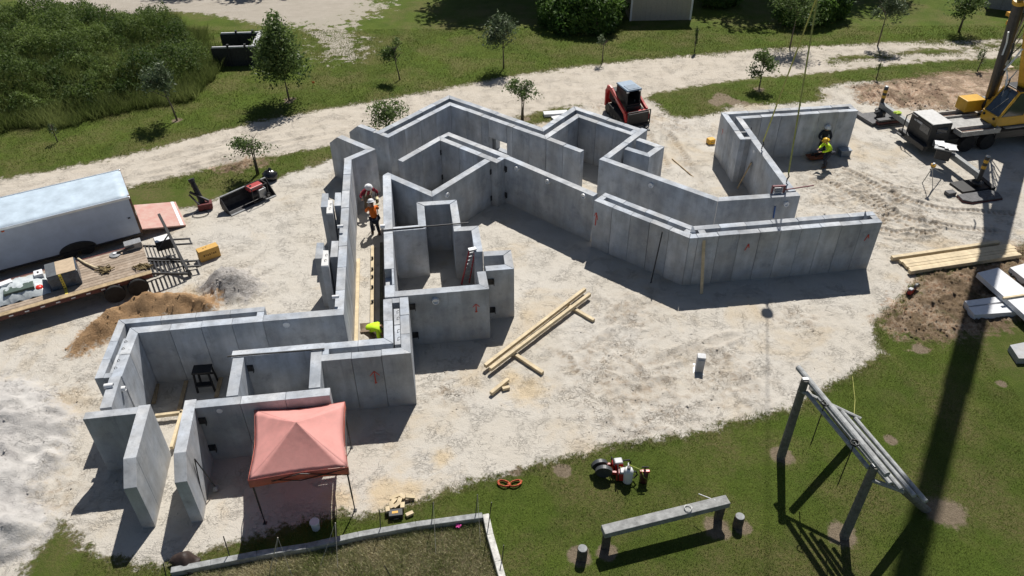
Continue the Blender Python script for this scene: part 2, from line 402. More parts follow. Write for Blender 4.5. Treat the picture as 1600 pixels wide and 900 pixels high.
for P, w in TRACKS:
    wob = (fbm(GX, GY, .9, 3, 31)-.5)*.5
    d, s = dline(GX, GY, P); d = np.abs(d+wob*.5)
    core = np.exp(-(d/w)**4); lip = np.exp(-((d-w*1.5)/(w*.5))**2)
    lug = (.5+.5*np.sign(np.sin(s*2*math.pi/.26)-.1)) if w < .19 else (.8+.2*vnoise(s*3, d*6, 12))
    am = (.15+.75*vnoise(s*1.1, s*0, 44)) if w >= .19 else (.75+.25*vnoise(s*1.1, s*0, 44))
    GZ += (-.07*core+.075*lip*(0.4+1.2*vnoise(GX*3, GY*3, 8)) + .06*core*lug)*am*(1 if w > .1 else .45)
    trk = np.maximum(trk, (core*(.25+.75*(1-lug))+.5*lip*vnoise(GX*4, GY*4, 18))*am)
# heaps and banks
def hump(f, h, w, noise=.4): 
    return h*sst(-.1, w, f+noise*(fbm(GX, GY, .7, 4, 12)-.5)*2)*(.75+.5*fbm(GX, GY, .9, 4, 14))
GZ += hump(f_orange, 1.05, 1.5, .35)*(1+.25*n3)+ (f_orange > -.2)*.12*n3
GZ += hump(f_grey, .8, .9)+ (f_grey > -.1)*(.3*np.abs(n3)+.25*np.abs(n4))
GZ += hump(f_pale, .85, 1.8, .8)+(f_pale > 0)*(.7*np.abs(n2)+.25*np.abs(n3))
m2 = sst(-.2, .6, f_mud)
GZ += m2*(.14*n2+.26*n3+.16*n4+.03)
THICK = gp((-300, 265), (0, 205), (100, 190), (160, 178), (240, 160), (300, 145), (338, 118), (345, 95), (320, 60), (270, 35), (150, 30), (0, 28), (-300, 40))
f_thick = sdf(GX, GY, THICK)
GZ += 1.25*sst(-.3, 5.0, f_thick)
GZ -= .03*np.exp(-(f_road/.5)**2)
def ground_z(x, y):
    i = int(np.clip(np.searchsorted(gx, x), 1, len(gx)-1)); j = int(np.clip(np.searchsorted(gy, y), 1, len(gy)-1))
    return float(GZ[j, i])
def gz_arr(x, y):
    i = np.clip(np.searchsorted(gx, x), 1, len(gx)-1); j = np.clip(np.searchsorted(gy, y), 1, len(gy)-1)
    return GZ[j, i]

def ground_material():
    m = bpy.data.materials.new('ground_surface'); m.use_nodes = True
    nt = m.node_tree; b = nt.nodes['Principled BSDF']; L = nt.links.new
    g = nd(nt, 'ShaderNodeNewGeometry'); POS = g.outputs['Position']
    def attr(n): return nd(nt, 'ShaderNodeAttribute', attribute_name=n).outputs['Fac']
    def noise(sc, det=4, rough=.6, dist=0, st=None):
        v = POS
        if st:
            mp = nd(nt, 'ShaderNodeMapping'); mp.inputs['Scale'].default_value = st; L(POS, mp.inputs[0]); v = mp.outputs[0]
        n = nd(nt, 'ShaderNodeTexNoise'); n.inputs['Scale'].default_value = sc; n.inputs['Detail'].default_value = det; n.inputs['Roughness'].default_value = rough; n.inputs['Distortion'].default_value = dist
        L(v, n.inputs['Vector']); return n.outputs[0]
    def rng(v, a, b_, c=0., d=1.):
        r = nd(nt, 'ShaderNodeMapRange'); L(v, r.inputs[0])
        for i, q in enumerate((a, b_, c, d)): r.inputs[i+1].default_value = q
        return r.outputs[0]
    def op(o, a, b_=None, clamp=False):
        r = nd(nt, 'ShaderNodeMath', operation=o); r.use_clamp = clamp
        for i, q in enumerate((a, b_)):
            if q is None: continue
            if isinstance(q, (int, float)): r.inputs[i].default_value = q
            else: L(q, r.inputs[i])
        return r.outputs[0]
    def mix(fac, a, b_):
        r = nd(nt, 'ShaderNodeMix', data_type='RGBA')
        if isinstance(fac, (int, float)): r.inputs[0].default_value = fac
        else: L(fac, r.inputs[0])
        for i, q in ((6, a), (7, b_)):
            if isinstance(q, tuple): r.inputs[i].default_value = (*q, 1)
            else: L(q, r.inputs[i])
        return r.outputs[2]
    big = noise(.12, 4); mid = noise(.8, 5, .65); fin = noise(6, 5, .7); vf = noise(26, 3, .7); edge = noise(1.6, 6, .72)
    e = rng(edge, .25, .75, -.75, .75)
    e2 = rng(noise(5.5, 5, .75), .25, .75, -.45, .45)
    def msk(name, soft=.12, k=.55):
        s = op('ADD', op('ADD', attr(name), op('MULTIPLY', e, k)), op('MULTIPLY', e2, .6))
        return rng(s, -soft, soft)
    # lawn: short grass with thin and yellowed places
    grass = mix(rng(mid, .3, .7), (.066, .100, .014), (.118, .150, .026))
    grass = mix(rng(big, .38, .62), grass, mix(rng(mid, .3, .7), (.082, .134, .015), (.128, .182, .024)))
    dry = op('MULTIPLY', rng(noise(.33, 5, .6), .45, .62), rng(fin, .30, .58))
    grass = mix(op('MULTIPLY', dry, .75), grass, (.21, .165, .08))
    grass = mix(rng(vf, .35, .75, 0, .6), grass, mix(rng(noise(60, 2), .3, .7), (.018, .032, .008), (.13, .17, .045)))
    barem = rng(op('ADD', attr('bare'), op('MULTIPLY', e, .38)), .42, .6)
    soil = mix(rng(fin, .3, .7), (.19, .15, .10), (.31, .25, .18))
    grass = mix(barem, grass, soil)
    # pale sand, trampled and stained
    sand = mix(rng(mid, .25, .75), (.465, .430, .37), (.498, .465, .408))
    sand = mix(rng(noise(.22, 4, .6), .42, .64), sand, (.505, .478, .43))
    sand = mix(rng(noise(.3, 5, .6, .5), .54, .7), sand, (.47, .40, .30))
    sand = mix(rng(noise(9, 5, .75), .58, .76, 0, .22), sand, (.31, .265, .21))
    sand = mix(rng(noise(38, 3, .7), .62, .76, 0, .32), sand, (.22, .19, .155))
    sand = mix(op('MULTIPLY', attr('track'), rng(fin, .25, .6, .25, .8), True), sand, (.20, .145, .09))
    sand = mix(op('MULTIPLY', attr('rough'), rng(noise(2.4, 6, .7, .6), .48, .66, 0, .75)), sand, (.30, .235, .17))
    def squig(sc, dist, wd, st=None, lo=.5, hi=.62, msc=.7):
        a_ = op('ABSOLUTE', op('SUBTRACT', noise(sc, 5, .6, dist, st), .5)); ln = rng(a_, wd*.25, wd, 1, 0)
        return op('MULTIPLY', ln, rng(noise(msc, 4, .65), lo, hi), True)
    scr = op('MAXIMUM', squig(1.7, .9, .022), op('MAXIMUM', squig(3.6, 1.4, .03, None, .47, .6, .9), squig(1.5, .3, .02, (.5, 1.6, 1), .5, .64, .45)), True)
    clot = op('MULTIPLY', rng(noise(4.2, 6, .8, .5), .60, .68), rng(noise(.55, 3, .6), .46, .62), True)
    scuff = op('MAXIMUM', op('MULTIPLY', scr, .75), clot, True)
    sand = mix(op('MULTIPLY', scuff, op('ADD', .07, op('MULTIPLY', attr('rough'), .85)), True), sand, (.20, .165, .125))
    sand = mix(op('MULTIPLY', rng(op('ADD', attr('stain'), op('MULTIPLY', e, .5)), .25, .9), .65), sand, (.52, .40, .235))
    # road: packed sand and limestone with lengthwise wheel polish
    road = mix(rng(mid, .3, .7), (.45, .405, .34), (.51, .465, .40))
    road = mix(rng(noise(1.3, 5, .7, 0, (.35, 1.8, 1)), .5, .68, 0, .4), road, (.37, .32, .26))
    road = mix(op('MULTIPLY', attr('track'), .35), road, (.34, .30, .25))
    road = mix(rng(vf, .6, .8, 0, .2), road, (.30, .27, .23))
    mud = mix(rng(mid, .3, .7), (.12, .08, .052), (.24, .165, .105))
    mud = mix(rng(fin, .42, .66, 0, .8), mud, (.33, .245, .17)); mud = mix(rng(noise(.5, 5, .65), .47, .56), mud, mix(rng(fin, .35, .6), (.30, .17, .10), (.46, .37, .28)))
    mud = mix(op('MULTIPLY', attr('track'), 1.0, True), mud, (.10, .055, .035))
    mud = mix(rng(noise(1.1, 5, .6), .55, .7, 0, .7), mud, (.055, .065, .02))
    orange = mix(rng(mid, .3, .7), (.27, .165, .085), (.40, .265, .15)); orange = mix(rng(fin, .5, .75, 0, .55), orange, (.24, .14, .07))
    grey = mix(rng(fin, .35, .65), (.27, .25, .23), (.44, .42, .40))
    pale = mix(rng(mid, .35, .65), (.50, .485, .465), (.40, .385, .37)); pale = mix(rng(noise(1.6, 6, .7, .4), .56, .72, 0, .7), pale, (.23, .215, .21))
    bed = mix(rng(noise(3.2, 5, .7), .35, .65), (.10, .085, .04), (.23, .185, .125)); bed = mix(rng(noise(.9, 4), .5, .62, 0, .7), bed, (.085, .095, .02)); bed = mix(rng(vf, .45, .75, 0, .6), bed, (.33, .28, .20))
    col = grass
    sp = op('ADD', attr('sparse'), rng(noise(1.1, 6, .75), .38, .62, -2.4, 1.3)); col = mix(rng(sp, .3, .8), col, (.46, .42, .35))
    col = mix(msk('lot', .2, 1.2), col, road)
    bed = mix(.25, bed, (.30, .27, .15)); col = mix(msk('bed', .05, .1), col, bed)
    # a scuffed brown fringe where sand meets turf
    ms = msk('sand'); mr_ = msk('road', .16, .7)
    fr = rng(op('ABSOLUTE', op('ADD', op('MAXIMUM', attr('sand'), attr('road')), op('MULTIPLY', e, .5))), 0, .45, .75, 0)
    col = mix(op('MULTIPLY', fr, rng(fin, .35, .6)), col, (.21, .16, .10))
    col = mix(ms, col, sand); col = mix(mr_, col, road)
    col = mix(op('MULTIPLY', msk('mud', .3, 1.3), .92), col, mud)
    col = mix(msk('pale', .35, .8), col, pale); col = mix(msk('grey', .2, .6), col, grey); col = mix(msk('orange', .15, .55), col, orange)
    L(col, b.inputs['Base Color'])
    b.inputs['Roughness'].default_value = .95; b.inputs['Specular IOR Level'].default_value = .15
    soft_ = op('MAXIMUM', ms, mr_)
    hs = op('SUBTRACT', op('ADD', op('MULTIPLY', noise(5, 6, .7), .28), op('MULTIPLY', noise(16, 5, .75), .26)), op('MULTIPLY', scuff, .22))
    hg = op('ADD', op('MULTIPLY', noise(45, 3, .8), .7), op('MULTIPLY', noise(11, 3), .5))
    h = nd(nt, 'ShaderNodeMix', data_type='FLOAT'); L(soft_, h.inputs[0]); L(hg, h.inputs[2]); L(hs, h.inputs[3])
    bp = nd(nt, 'ShaderNodeBump'); bp.inputs['Strength'].default_value = 1.0; bp.inputs['Distance'].default_value = .11
    L(h.outputs[0], bp.inputs['Height']); L(bp.outputs[0], b.inputs['Normal'])
    return m
GROUND = ground_material()
nx = len(gx); ny = len(gy)
idx = np.arange(nx*ny).reshape(ny, nx)
quads = np.stack([idx[:-1, :-1], idx[:-1, 1:], idx[1:, 1:], idx[1:, :-1]], -1).reshape(-1, 4)
def fc(a): return (a[:-1, :-1]+a[1:, 1:]).ravel()/2
zone = np.zeros(len(quads), dtype=int)
zone[fc(f_sand) > 0] = 1; zone[fc(f_road) > 0] = 2; zone[(fc(f_mud) > 0)] = 3
zone[fc(f_orange) > 0] = 4; zone[fc(f_bed) > 0] = 5; zone[fc(f_lot) > 0] = 6
VV = np.stack([GX.ravel(), GY.ravel(), GZ.ravel()], -1)
ATT = dict(sand=f_sand, road=f_road, lot=f_lot, sparse=np.clip(f_sparse, -6, 3), mud=f_mud, orange=f_orange, grey=f_grey, pale=f_pale, bed=f_bed, bare=f_bare, track=np.clip(trk, 0, 1), rough=rough, stain=stain)
for z, nm in enumerate(('lawn', 'sand_pad', 'dirt_road', 'bare_mud', 'orange_dirt_heap', 'planting_bed', 'sandy_yard')):
    q = quads[zone == z]
    if len(q) == 0: continue
    u, inv = np.unique(q, return_inverse=True)
    o = fast_mesh(nm, VV[u], inv.reshape(-1, 4), GROUND, {k: np.clip(v.ravel()[u], -8, 8) for k, v in ATT.items()}, smooth=True)
    o['kind'] = 'structure'
# ============================================================ PRECAST WALLS
H = 2.7
def vnorm(a, b):
    d = Vector((b[0]-a[0], b[1]-a[1])).normalized(); return d, Vector((-d.y, d.x))
def offset(P, off):
    P = [Vector(p[:2]) for p in P]; out = []
    for i, p in enumerate(P):
        ds = []
        if i > 0: ds.append(vnorm(P[i-1], p)[1])
        if i < len(P)-1: ds.append(vnorm(p, P[i+1])[1])
        if len(ds) == 1: out.append(p+ds[0]*off)
        else:
            n = (ds[0]+ds[1]); k = n.length_squared/2; out.append(p+n*(off/k))
    return out
def leaf(t, P, th, off=0., step=1.2, noses=(False, False), openings=(), ext=(0, 0), caps=(), htop=H, skip=()):
    """slabs of one wall leaf along the line P, thickness th to the left of travel"""
    P = [Vector(p[:2]) for p in P]
    if ext[0]: P[0] = P[0]-vnorm(P[0], P[1])[0]*ext[0]
    if ext[1]: P[-1] = P[-1]+vnorm(P[-2], P[-1])[0]*ext[1]
    A = offset(P, off); B = offset(P, off+th)
    for i in range(len(P)-1):
        d, n = vnorm(P[i], P[i+1])
        La = (A[i+1]-A[i]).length
        cuts = max(1, round(La/step)); cs = [La*k/cuts for k in range(cuts+1)]
        ops = [o for o in openings if o[0] == i]
        if ops:
            base = (A[i]-P[i]).dot(d)
            for o in ops: cs += [o[1]-base, o[2]-base]
            cs = sorted(c for c in cs if not any(o[1]-base+.01 < c < o[2]-base-.01 for o in ops))
            cs = [c for k, c in enumerate(cs) if k == 0 or c-cs[k-1] > .25 or any(abs(c-(o[j]-base)) < 1e-6 for o in ops for j in (1, 2))]
        for k in range(len(cs)-1):
            g0 = .007 if k > 0 or i > 0 else 0; g1 = .007 if k < len(cs)-2 or i < len(P)-2 else 0
            a0 = A[i]+d*(cs[k]+g0); a1 = A[i]+d*(cs[k+1]-g1)
            b0 = B[i]+d*g0 if k == 0 else a0+n*th
            b1 = B[i+1]-d*g1 if k == len(cs)-2 else a1+n*th
            jz = random.uniform(-.014, .012); js = n*random.uniform(-.007, .007)
            pl = [a0+js, a1+js, b1+js, b0+js]
            m = MB(); z1 = htop+jz
            inop = [o for o in ops if cs[k] >= o[1]-base-.02 and cs[k+1] <= o[2]-base+.02]
            if inop:
                o = inop[0]
                if o[3] > .05: m.prism(pl, -.1, o[3])
                m.prism(pl, o[4], z1)
            else: m.prism(pl, -.1, z1)
            if noses[0] and i == 0 and k == 0: m.prism([a0-d*.75+js, a0+js, b0+js, b0-d*.75+js], -.1, [htop-.58, z1, z1, htop-.58])
            if noses[1] and i == len(P)-2 and k == len(cs)-2: m.prism([a1+js, a1+d*.75+js, b1+d*.75+js, b1+js], -.1, [z1, htop-.58, htop-.58, z1])
            obj('panel', m, CONC, t, bevel=.012)
    return A, B
def filler(t, P, seg, s0, s1, o0, o1, z=H-.006, name='end_cap'):
    """a slab filling the cavity between two leaves, from s0 to s1 along segment seg"""
    P = [Vector(p[:2]) for p in P]; i = seg; d, n = vnorm(P[i], P[i+1]); L = (P[i+1]-P[i]).length
    if s0 < 0: s0 = L+s0; s1 = L+s1
    q = P[i]
    e = .004
    return obj(name, MB().prism([q+d*s0+n*(o0+e), q+d*s1+n*(o0+e), q+d*s1+n*(o1-e), q+d*s0+n*(o1-e)], -.1, z), CONC, t, bevel=.008)
STEEL = mat('black_steel', (.022, .023, .026), rough=.55, var=.2, bump=.1, spec=.5)
PVC = mat('white_plastic_pipe', (.72, .73, .74), rough=.4, var=.04, bump=.02)
REDPAINT = mat('red_spray_paint', (.52, .075, .055), rough=.7, var=.15, scale=20)
def bracket(t, A, B, px, side=1):
    """folded black steel connection plate bolted on the wall face through A and B"""
    p = on_wall(px[0], px[1], A, B); d, n = vnorm(A, B)
    if n.dot(Vector((p.x, p.y))) > 0: n = -n
    m = MB()
    q = p+Vector((n.x, n.y, 0))*.018
    rot = math.atan2(d.y, d.x)
    m.box(q, (.30, .03, .30), rot); m.box(q+Vector((d.x, d.y, 0))*.15*side+Vector((n.x, n.y, 0))*.06, (.025, .13, .30), rot)
    for dx in (-.09, .09):
        for dz in (-.09, .09):
            m.box(q+Vector((d.x*dx, d.y*dx, dz))+Vector((n.x, n.y, 0))*.025, (.045, .03, .045), rot)
    obj('connection_bracket', m, STEEL, t)
def sleeve(t, A, B, px, r=.13, out=.1):
    p = on_wall(px[0], px[1], A, B); d, n = vnorm(A, B)
    if n.dot(Vector((p.x, p.y))) > 0: n = -n
    n3 = Vector((n.x, n.y, 0)); M3 = Matrix((Vector((d.x, d.y, 0)), Vector((0, 0, 1)), n3)).transposed()
    m = MB().lathe([(r*1.05, -.05), (r*1.05, out*.6), (r, out), (r*.82, out), (r*.78, out*.4), (.01, out*.4)], 16, p, M3)
    obj('pipe_sleeve', m, PVC, t, smooth=False)
def arrow(t, A, B, px, h=.5, kind='up', w=.05):
    """spray-painted mark on a wall face"""
    p = on_wall(px[0], px[1], A, B); d, n = vnorm(A, B)
    if n.dot(Vector((p.x, p.y))) > 0: n = -n
    n3 = Vector((n.x, n.y, 0)); d3 = Vector((d.x, d.y, 0)); Z = Vector((0, 0, 1)); m = MB(); c = p+n3*.013
    def stroke(a, b, w_):
        a = Vector(a); b = Vector(b); e = (b-a).normalized(); s = Vector((-e.y, e.x))*w_/2
        pts = [a-s, b-s*.7, b+s*.7, a+s]
        m.poly([c+d3*q.x+Z*q.y for q in pts]+[c+n3*.003+d3*q.x+Z*q.y for q in pts], [(0, 1, 2, 3), (7, 6, 5, 4), (0, 4, 5, 1), (1, 5, 6, 2), (2, 6, 7, 3), (3, 7, 4, 0)])
    if kind == 'up':
        stroke((0, -h/2), (0, h/2), w); stroke((0, h/2), (-.2*h-.06, h*.12), w*.8); stroke((0, h/2), (.2*h+.06, h*.12), w*.8)
        stroke((-.04, -h/2), (.05, -h/2+.03), w*1.6)
    elif kind == 'caret':
        stroke((.02, h/2), (-h*.3, -h/2), w); stroke((.02, h/2), (h*.22, -h*.15), w)
    else:
        stroke((0, -h/2), (.03, h/2), w*1.3); stroke((.0, h/2), (-.08, h*.2), w); stroke((.05, h*.35), (.12, -.02), w)
    obj('painted_mark', m, REDPAINT, t)

def wall(label, loc):
    return thing('precast_wall', label, 'wall', (loc[0], loc[1], 0), 0, 'precast concrete walls of the shell')

# far left wing with sloped nose, turning back to the corridor wall
t = wall('short grey wing wall with a sloped nose, folded into an L at the back left of the shell', (-8.7, 38))
leaf(t, [(-9.64, 38.92), (-7.85, 37.46), (-8.86, 36.42)], .38, noses=(True, False))
# corridor wall
t = wall('long straight concrete wall left of the corridor where the orange-shirted worker stands', (-7.5, 30))
P = [(-6.67, 23.53), (-8.43, 36.38)]
leaf(t, P, .37, step=1.6)
sleeve(t, (-7.04, 23.5), (-8.8, 36.3), (529, 354), .07, .22); sleeve(t, (-7.04, 23.5), (-8.8, 36.3), (521, 464), .07, .22)
# second wing
t = wall('wing wall with a sloped nose beside the leafy shrub, outermost at the back', (-7.7, 39.5))
leaf(t, [(-8.73, 40.28), (-6.81, 38.85)], .33, noses=(True, False))
# back double wall
t = wall('large hollow double-leaf wall zigzagging along the back of the shell, with a window opening', (-3.6, 43))
P = [(-6.79, 38.83), (-3.6, 43.02), (1.92, 38.51), (3.93, 41.28), (6.66, 38.95)]
A, B = leaf(t, P, .34, openings=[(1, 2.95, 4.32, .45, 1.55)], noses=(False, False))
leaf(t, P, .36, off=.68, openings=[(1, 2.95, 4.32, .45, 1.55)])
filler(t, P, 0, .02, .32, .34, .68); filler(t, P, 3, -.3, -.02, .34, .68)
t = wall('single concrete wall running on past the corner, ending with an open edge beside the doorway gap', (2.8, 37.7))
leaf(t, [(1.94, 38.48), (3.69, 36.99)], .35)
# cross wall and its angled front
t = wall('straight cross wall between the back room and the small open box, flat grey top', (6.2, 38))
leaf(t, [(4.87, 36.53), (7.36, 39.86)], -.37, step=2.5)
t = wall('long wall behind the front one, bending once at a vertical joint, with a red tool on its right end', (9.9, 31.9))
P = [(4.62, 36.22), (9.94, 31.9), (14.06, 32.38)]
leaf(t, P, .38, step=7.5)
sleeve(t, P[0], P[1], (1018, 289)); sleeve(t, P[1], P[2], (1228, 318)); 
t = wall('small three-sided concrete box attached behind the cross wall', (7.3, 36.6))
P = [(6.07, 37.28), (7.29, 36.39), (8.28, 37.57), (7.07, 38.62)]
leaf(t, P, .36, step=2)
# inner room
t = wall('room wall with a hollow double run and a long left arm, behind the corridor workers', (-3.9, 38.4))
P = [(-5.68, 36.03), (-3.89, 38.47), (-.75, 35.87)]
leaf(t, P, .36, step=1.5)
d, n = vnorm(P[1], P[2]); q0 = Vector(P[1])-d*.36
P2 = [q0, Vector(P[2])]
leaf(t, P2, .36, off=.69, step=1.8)
filler(t, P2, 0, .0, .3, .36, .69); filler(t, P2, 0, -.32, -.0, .36, .69)
for q in ((690.3, 237), (692.5, 275.5)): bracket(t, P[0], P[1], q)
bracket(t, P[2], P2[1]+n*.5, (770.5, 267.5)) if False else None
t = wall('V-shaped pair of walls meeting at the low corner in front of the inner room', (-3.9, 32.5))
P = [(-6.56, 34.67), (-3.87, 32.51), (-1.09, 36.11)]
leaf(t, P, .38, step=5)
sleeve(t, P[1], P[2], (697.5, 304))
bracket(t, P[1], P[2], (768, 267.5)); bracket(t, P[1], P[2], (769, 308.5))
# long middle wall
t = wall('long plain wall with three white pipe sleeves facing the open sand, left of the double front wall', (2, 34))
P = [(-.42, 36.43), (3.98, 32.45)]
leaf(t, P, .37, step=9)
for q in ((808.5, 263), (856.5, 283), (912.5, 306)): sleeve(t, P[0], P[1], q)
bracket(t, P[0], P[1], (789, 263)); bracket(t, P[0], P[1], (789.5, 303.5))
# front double wall
t = wall('long hollow double wall of narrow upright panels, nearest to the open sand on the right', (8, 28.8))
P = [(4.0, 32.05), (7.99, 28.76), (8.39, 28.80), (17.13, 29.97)]
leaf(t, P, .33, step=1.02)
leaf(t, P, .33, off=.62, step=1.3)
filler(t, P, 0, .0, .3, .33, .62); filler(t, P, 2, -.3, 0, .33, .62)
filler(t, P, 0, -.5, -.12, .33, .62, H-.02, 'corner_fill'); filler(t, P, 2, .18, .5, .33, .62, H-.02, 'corner_fill')
arrow(t, P[0], P[1], (931, 342), .75, 'slash'); arrow(t, P[2], P[3], (1168, 386), .35, 'caret', .06); arrow(t, P[2], P[3], (1355, 371), .35, 'caret', .06)
obj('concrete_chip', MB().prism([(16.4, 30.35), (16.62, 30.4), (16.5, 30.62)], 2.2, [2.6, 2.6, 2.95]), CONC, t)
obj('concrete_chip', MB().prism([(8.1, 29.22), (8.35, 29.2), (8.25, 29.42)], 2.2, [2.72, 2.72, 2.9]), CONC, t)

# central block of small rooms
t = wall('long central wall right of the corridor, with a lowered dark notch and timber at its foot', (-5.8, 29))
leaf(t, [(-5.18, 24.60), (-5.29, 25.95-.55)], -.41, step=5); 
leaf(t, [(-5.285, 25.41), (-5.44, 26.52)], -.31, step=5, htop=2.25)
d, n = vnorm((-5.285, 25.41), (-5.44, 26.52))
leaf(t, [Vector((-5.285, 25.41))-n*.315, Vector((-5.44, 26.52))-n*.315], -.09, step=5)
leaf(t, [(-5.44, 26.53), (-6.55, 34.63)], -.41, step=3.1)
sleeve(t, (-5.5, 27), (-6.5, 34.3), (596, 354), .09, .15)
t = wall('low room wall with a red mark and a white pipe sleeve, facing the timber beams', (-3, 25))
P = [(-4.78, 24.62), (-.94, 25.10), (-1.12, 26.36)]
leaf(t, P, .37, step=9)
sleeve(t, P[0], P[1], (680.5, 469), .14, .12); arrow(t, P[0], P[1], (744, 481), .42)
for q in ((643, 479), (648, 523)): bracket(t, P[0], P[1], q)
t = wall('small U-shaped box wall sticking out on the right of the central rooms', (-.5, 27))
P = [(-1.10, 26.37), (.10, 26.52), (-.03, 27.92), (-1.26, 27.80)]
leaf(t, P, .37, step=9); bracket(t, P[0], P[1], (766, 440)); bracket(t, P[0], P[1], (768, 484))
t = wall('stepped closet walls around the tall narrow recess where the red ladder leans', (-2.5, 30))
P = [(-1.27, 27.82), (-1.52, 29.88), (-2.33, 29.80), (-2.66, 32.2), (-4.59, 31.98), (-4.32, 29.96), (-5.46, 29.80)]
leaf(t, P, .36, step=9)

# lower double wall with red arrow
t = wall('hollow L-shaped double wall with a red arrow on its front face, beside the pink canopy', (-5, 21.5))
P = [(-7.05, 20.84), (-3.77, 21.24), (-4.23, 24.62)]
leaf(t, P, .35, step=1.2); leaf(t, P, .35, off=.65, step=1.25)
filler(t, P, 0, -.02-3.26, -3.05, .35, .65); filler(t, P, 1, -.3, -.0, .35, .65)
f = filler(t, P, 1, .62, 1.75, .37, .60, H-.05, 'core_block'); f2 = filler(t, P, 1, 1.77, 2.75, .37, .60, H-.03, 'core_block')
HOOKM = mat('rebar_steel', (.06, .045, .04), rough=.6, var=.3)
def hooks(t, pts):
    for p in pts:
        a = Vector((p[0], p[1], H-.04))
        m = MB().tube([a, a+Vector((0, 0, .07)), a+Vector((.05, .03, .1)), a+Vector((.08, .05, .05))], .012, 6)
        obj('lifting_hook', m, HOOKM, t)
dd, nn = vnorm(P[1], P[2])
hooks(t, [Vector(P[1])+dd*s+nn*.47 for s in (.9, 1.35, 2.1, 2.5)])
arrow(t, P[0], P[1], (586, 589), .62)
t = wall('cross wall between the lower rooms with a long steel bar lying on top', (-8.5, 21.3))
P = [(-10.42, 21.06), (-7.06, 21.49)]
leaf(t, P, .38, step=2.5)
bracket(t, P[0], P[1], (389.5, 575)); 
t = wall('short connecting wall on the left of the small lower room', (-10, 20)); leaf(t, [(-10.35, 21.04), (-10.03, 19.06)], .40, step=5)
t = wall('short connecting wall on the right of the small lower room, next to the double wall', (-7.2, 20.5))
leaf(t, [(-7.54, 21.44), (-7.22, 19.44)], .40, step=5)
t = wall('wall along the back of the pink canopy, stained red by its light, carrying black brackets', (-8.8, 18.8))
P = [(-10.98, 18.50), (-6.41, 19.10)]
leaf(t, P, .38, step=1.6, ext=(-.03, 0))
sleeve(t, P[0], P[1], (343, 642), .1, .02); bracket(t, P[0], P[1], (315, 657)); bracket(t, P[0], P[1], (331, 699))
t = wall('wing wall with a sloped nose next to the pink canopy, a black pipe leaning on it', (-11, 17.5))
leaf(t, [(-11.42, 18.90), (-11.0, 16.53)], .39, step=5, noses=(False, True))
t = wall('wing wall with a sloped nose, nearest to the bottom left corner', (-12.6, 17.4))
leaf(t, [(-12.94, 18.66), (-12.54, 16.31)], .40, step=5, noses=(False, True))
t = wall('short dark-faced wall ending the shell at the far left, joined to the sloped wing', (-13.8, 18.2))
leaf(t, [(-14.58, 18.02), (-12.87, 18.27)], .33, step=5)
t = wall('hollow double wall of wide panels around the left room with the black stool', (-14.3, 21))
P = [(-14.09, 20.11), (-14.41, 22.49), (-9.78, 23.12)]
leaf(t, P, .38, step=1.18); leaf(t, P, .30, off=.64, step=1.2)
filler(t, P, 0, 0, .25, .38, .64); filler(t, P, 1, -.27, 0, .38, .64)
filler(t, P, 0, .27, 1.25, .39, .5, H-.03, 'core_block'); filler(t, P, 0, 1.27, 2.2, .39, .5, H-.05, 'core_block')
dd, nn = vnorm(P[0], P[1]); hooks(t, [Vector(P[0])+dd*s+nn*.36 for s in (.45, .85, 1.5, 1.9)])
t = wall('single wall with a round hole, linking the left room to the corridor wall', (-8.2, 23.3))
P = [(-9.77, 23.12), (-6.69, 23.50)]
leaf(t, P, .40, step=2.4)
sleeve(t, P[0], P[1], (447.5, 507.5), .13, .02)
t = wall('narrow weathered stub wall with two white pipe ends, below the left double wall', (-14, 19.2))
leaf(t, [(-14.50, 20.06), (-14.22, 18.52)], .39, step=5)
sleeve(t, (-14.5, 20), (-14.2, 18.5), (165.5, 603.5), .09, .25); sleeve(t, (-14.1, 20.1), (-13.8, 18.5), (191, 607.5), .09, .12)
# far right room
t = wall('hollow double wall of the separate room at the far right, where two workers crouch', (13, 41))
P = [(14.0, 32.84), (13.52, 38.44), (13.31, 40.97), (20.3, 41.90)]
leaf(t, [P[1], P[2], P[3]], .33, step=1.2)
leaf(t, [P[1], P[2], P[3]], .32, off=.66, step=1.2)
filler(t, P[1:], 0, 0, .28, .33, .66); filler(t, P[1:], 1, -.3, 0, .33, .66)
filler(t, P[1:], 0, .9, 1.0, .33, .66, H-.04, 'corner_fill')
t = wall('long single wall of the right room, held by two yellow lifting slings', (13.8, 35.5))
leaf(t, [(14.0, 32.84), (13.52, 38.42)], .38, step=9)
arrow(t, (12.17, 41.8), (12.47, 38.37), (1129, 206), .35, 'slash', .04)
obj('form_tie_plug', MB().lathe([(.07, 0), (.06, .02)], 10, on_wall(1178, 237, (13.06, 38.46), (13.52, 32.77)), Matrix.Rotation(R(-90), 3, 'Y')), PVC, t)

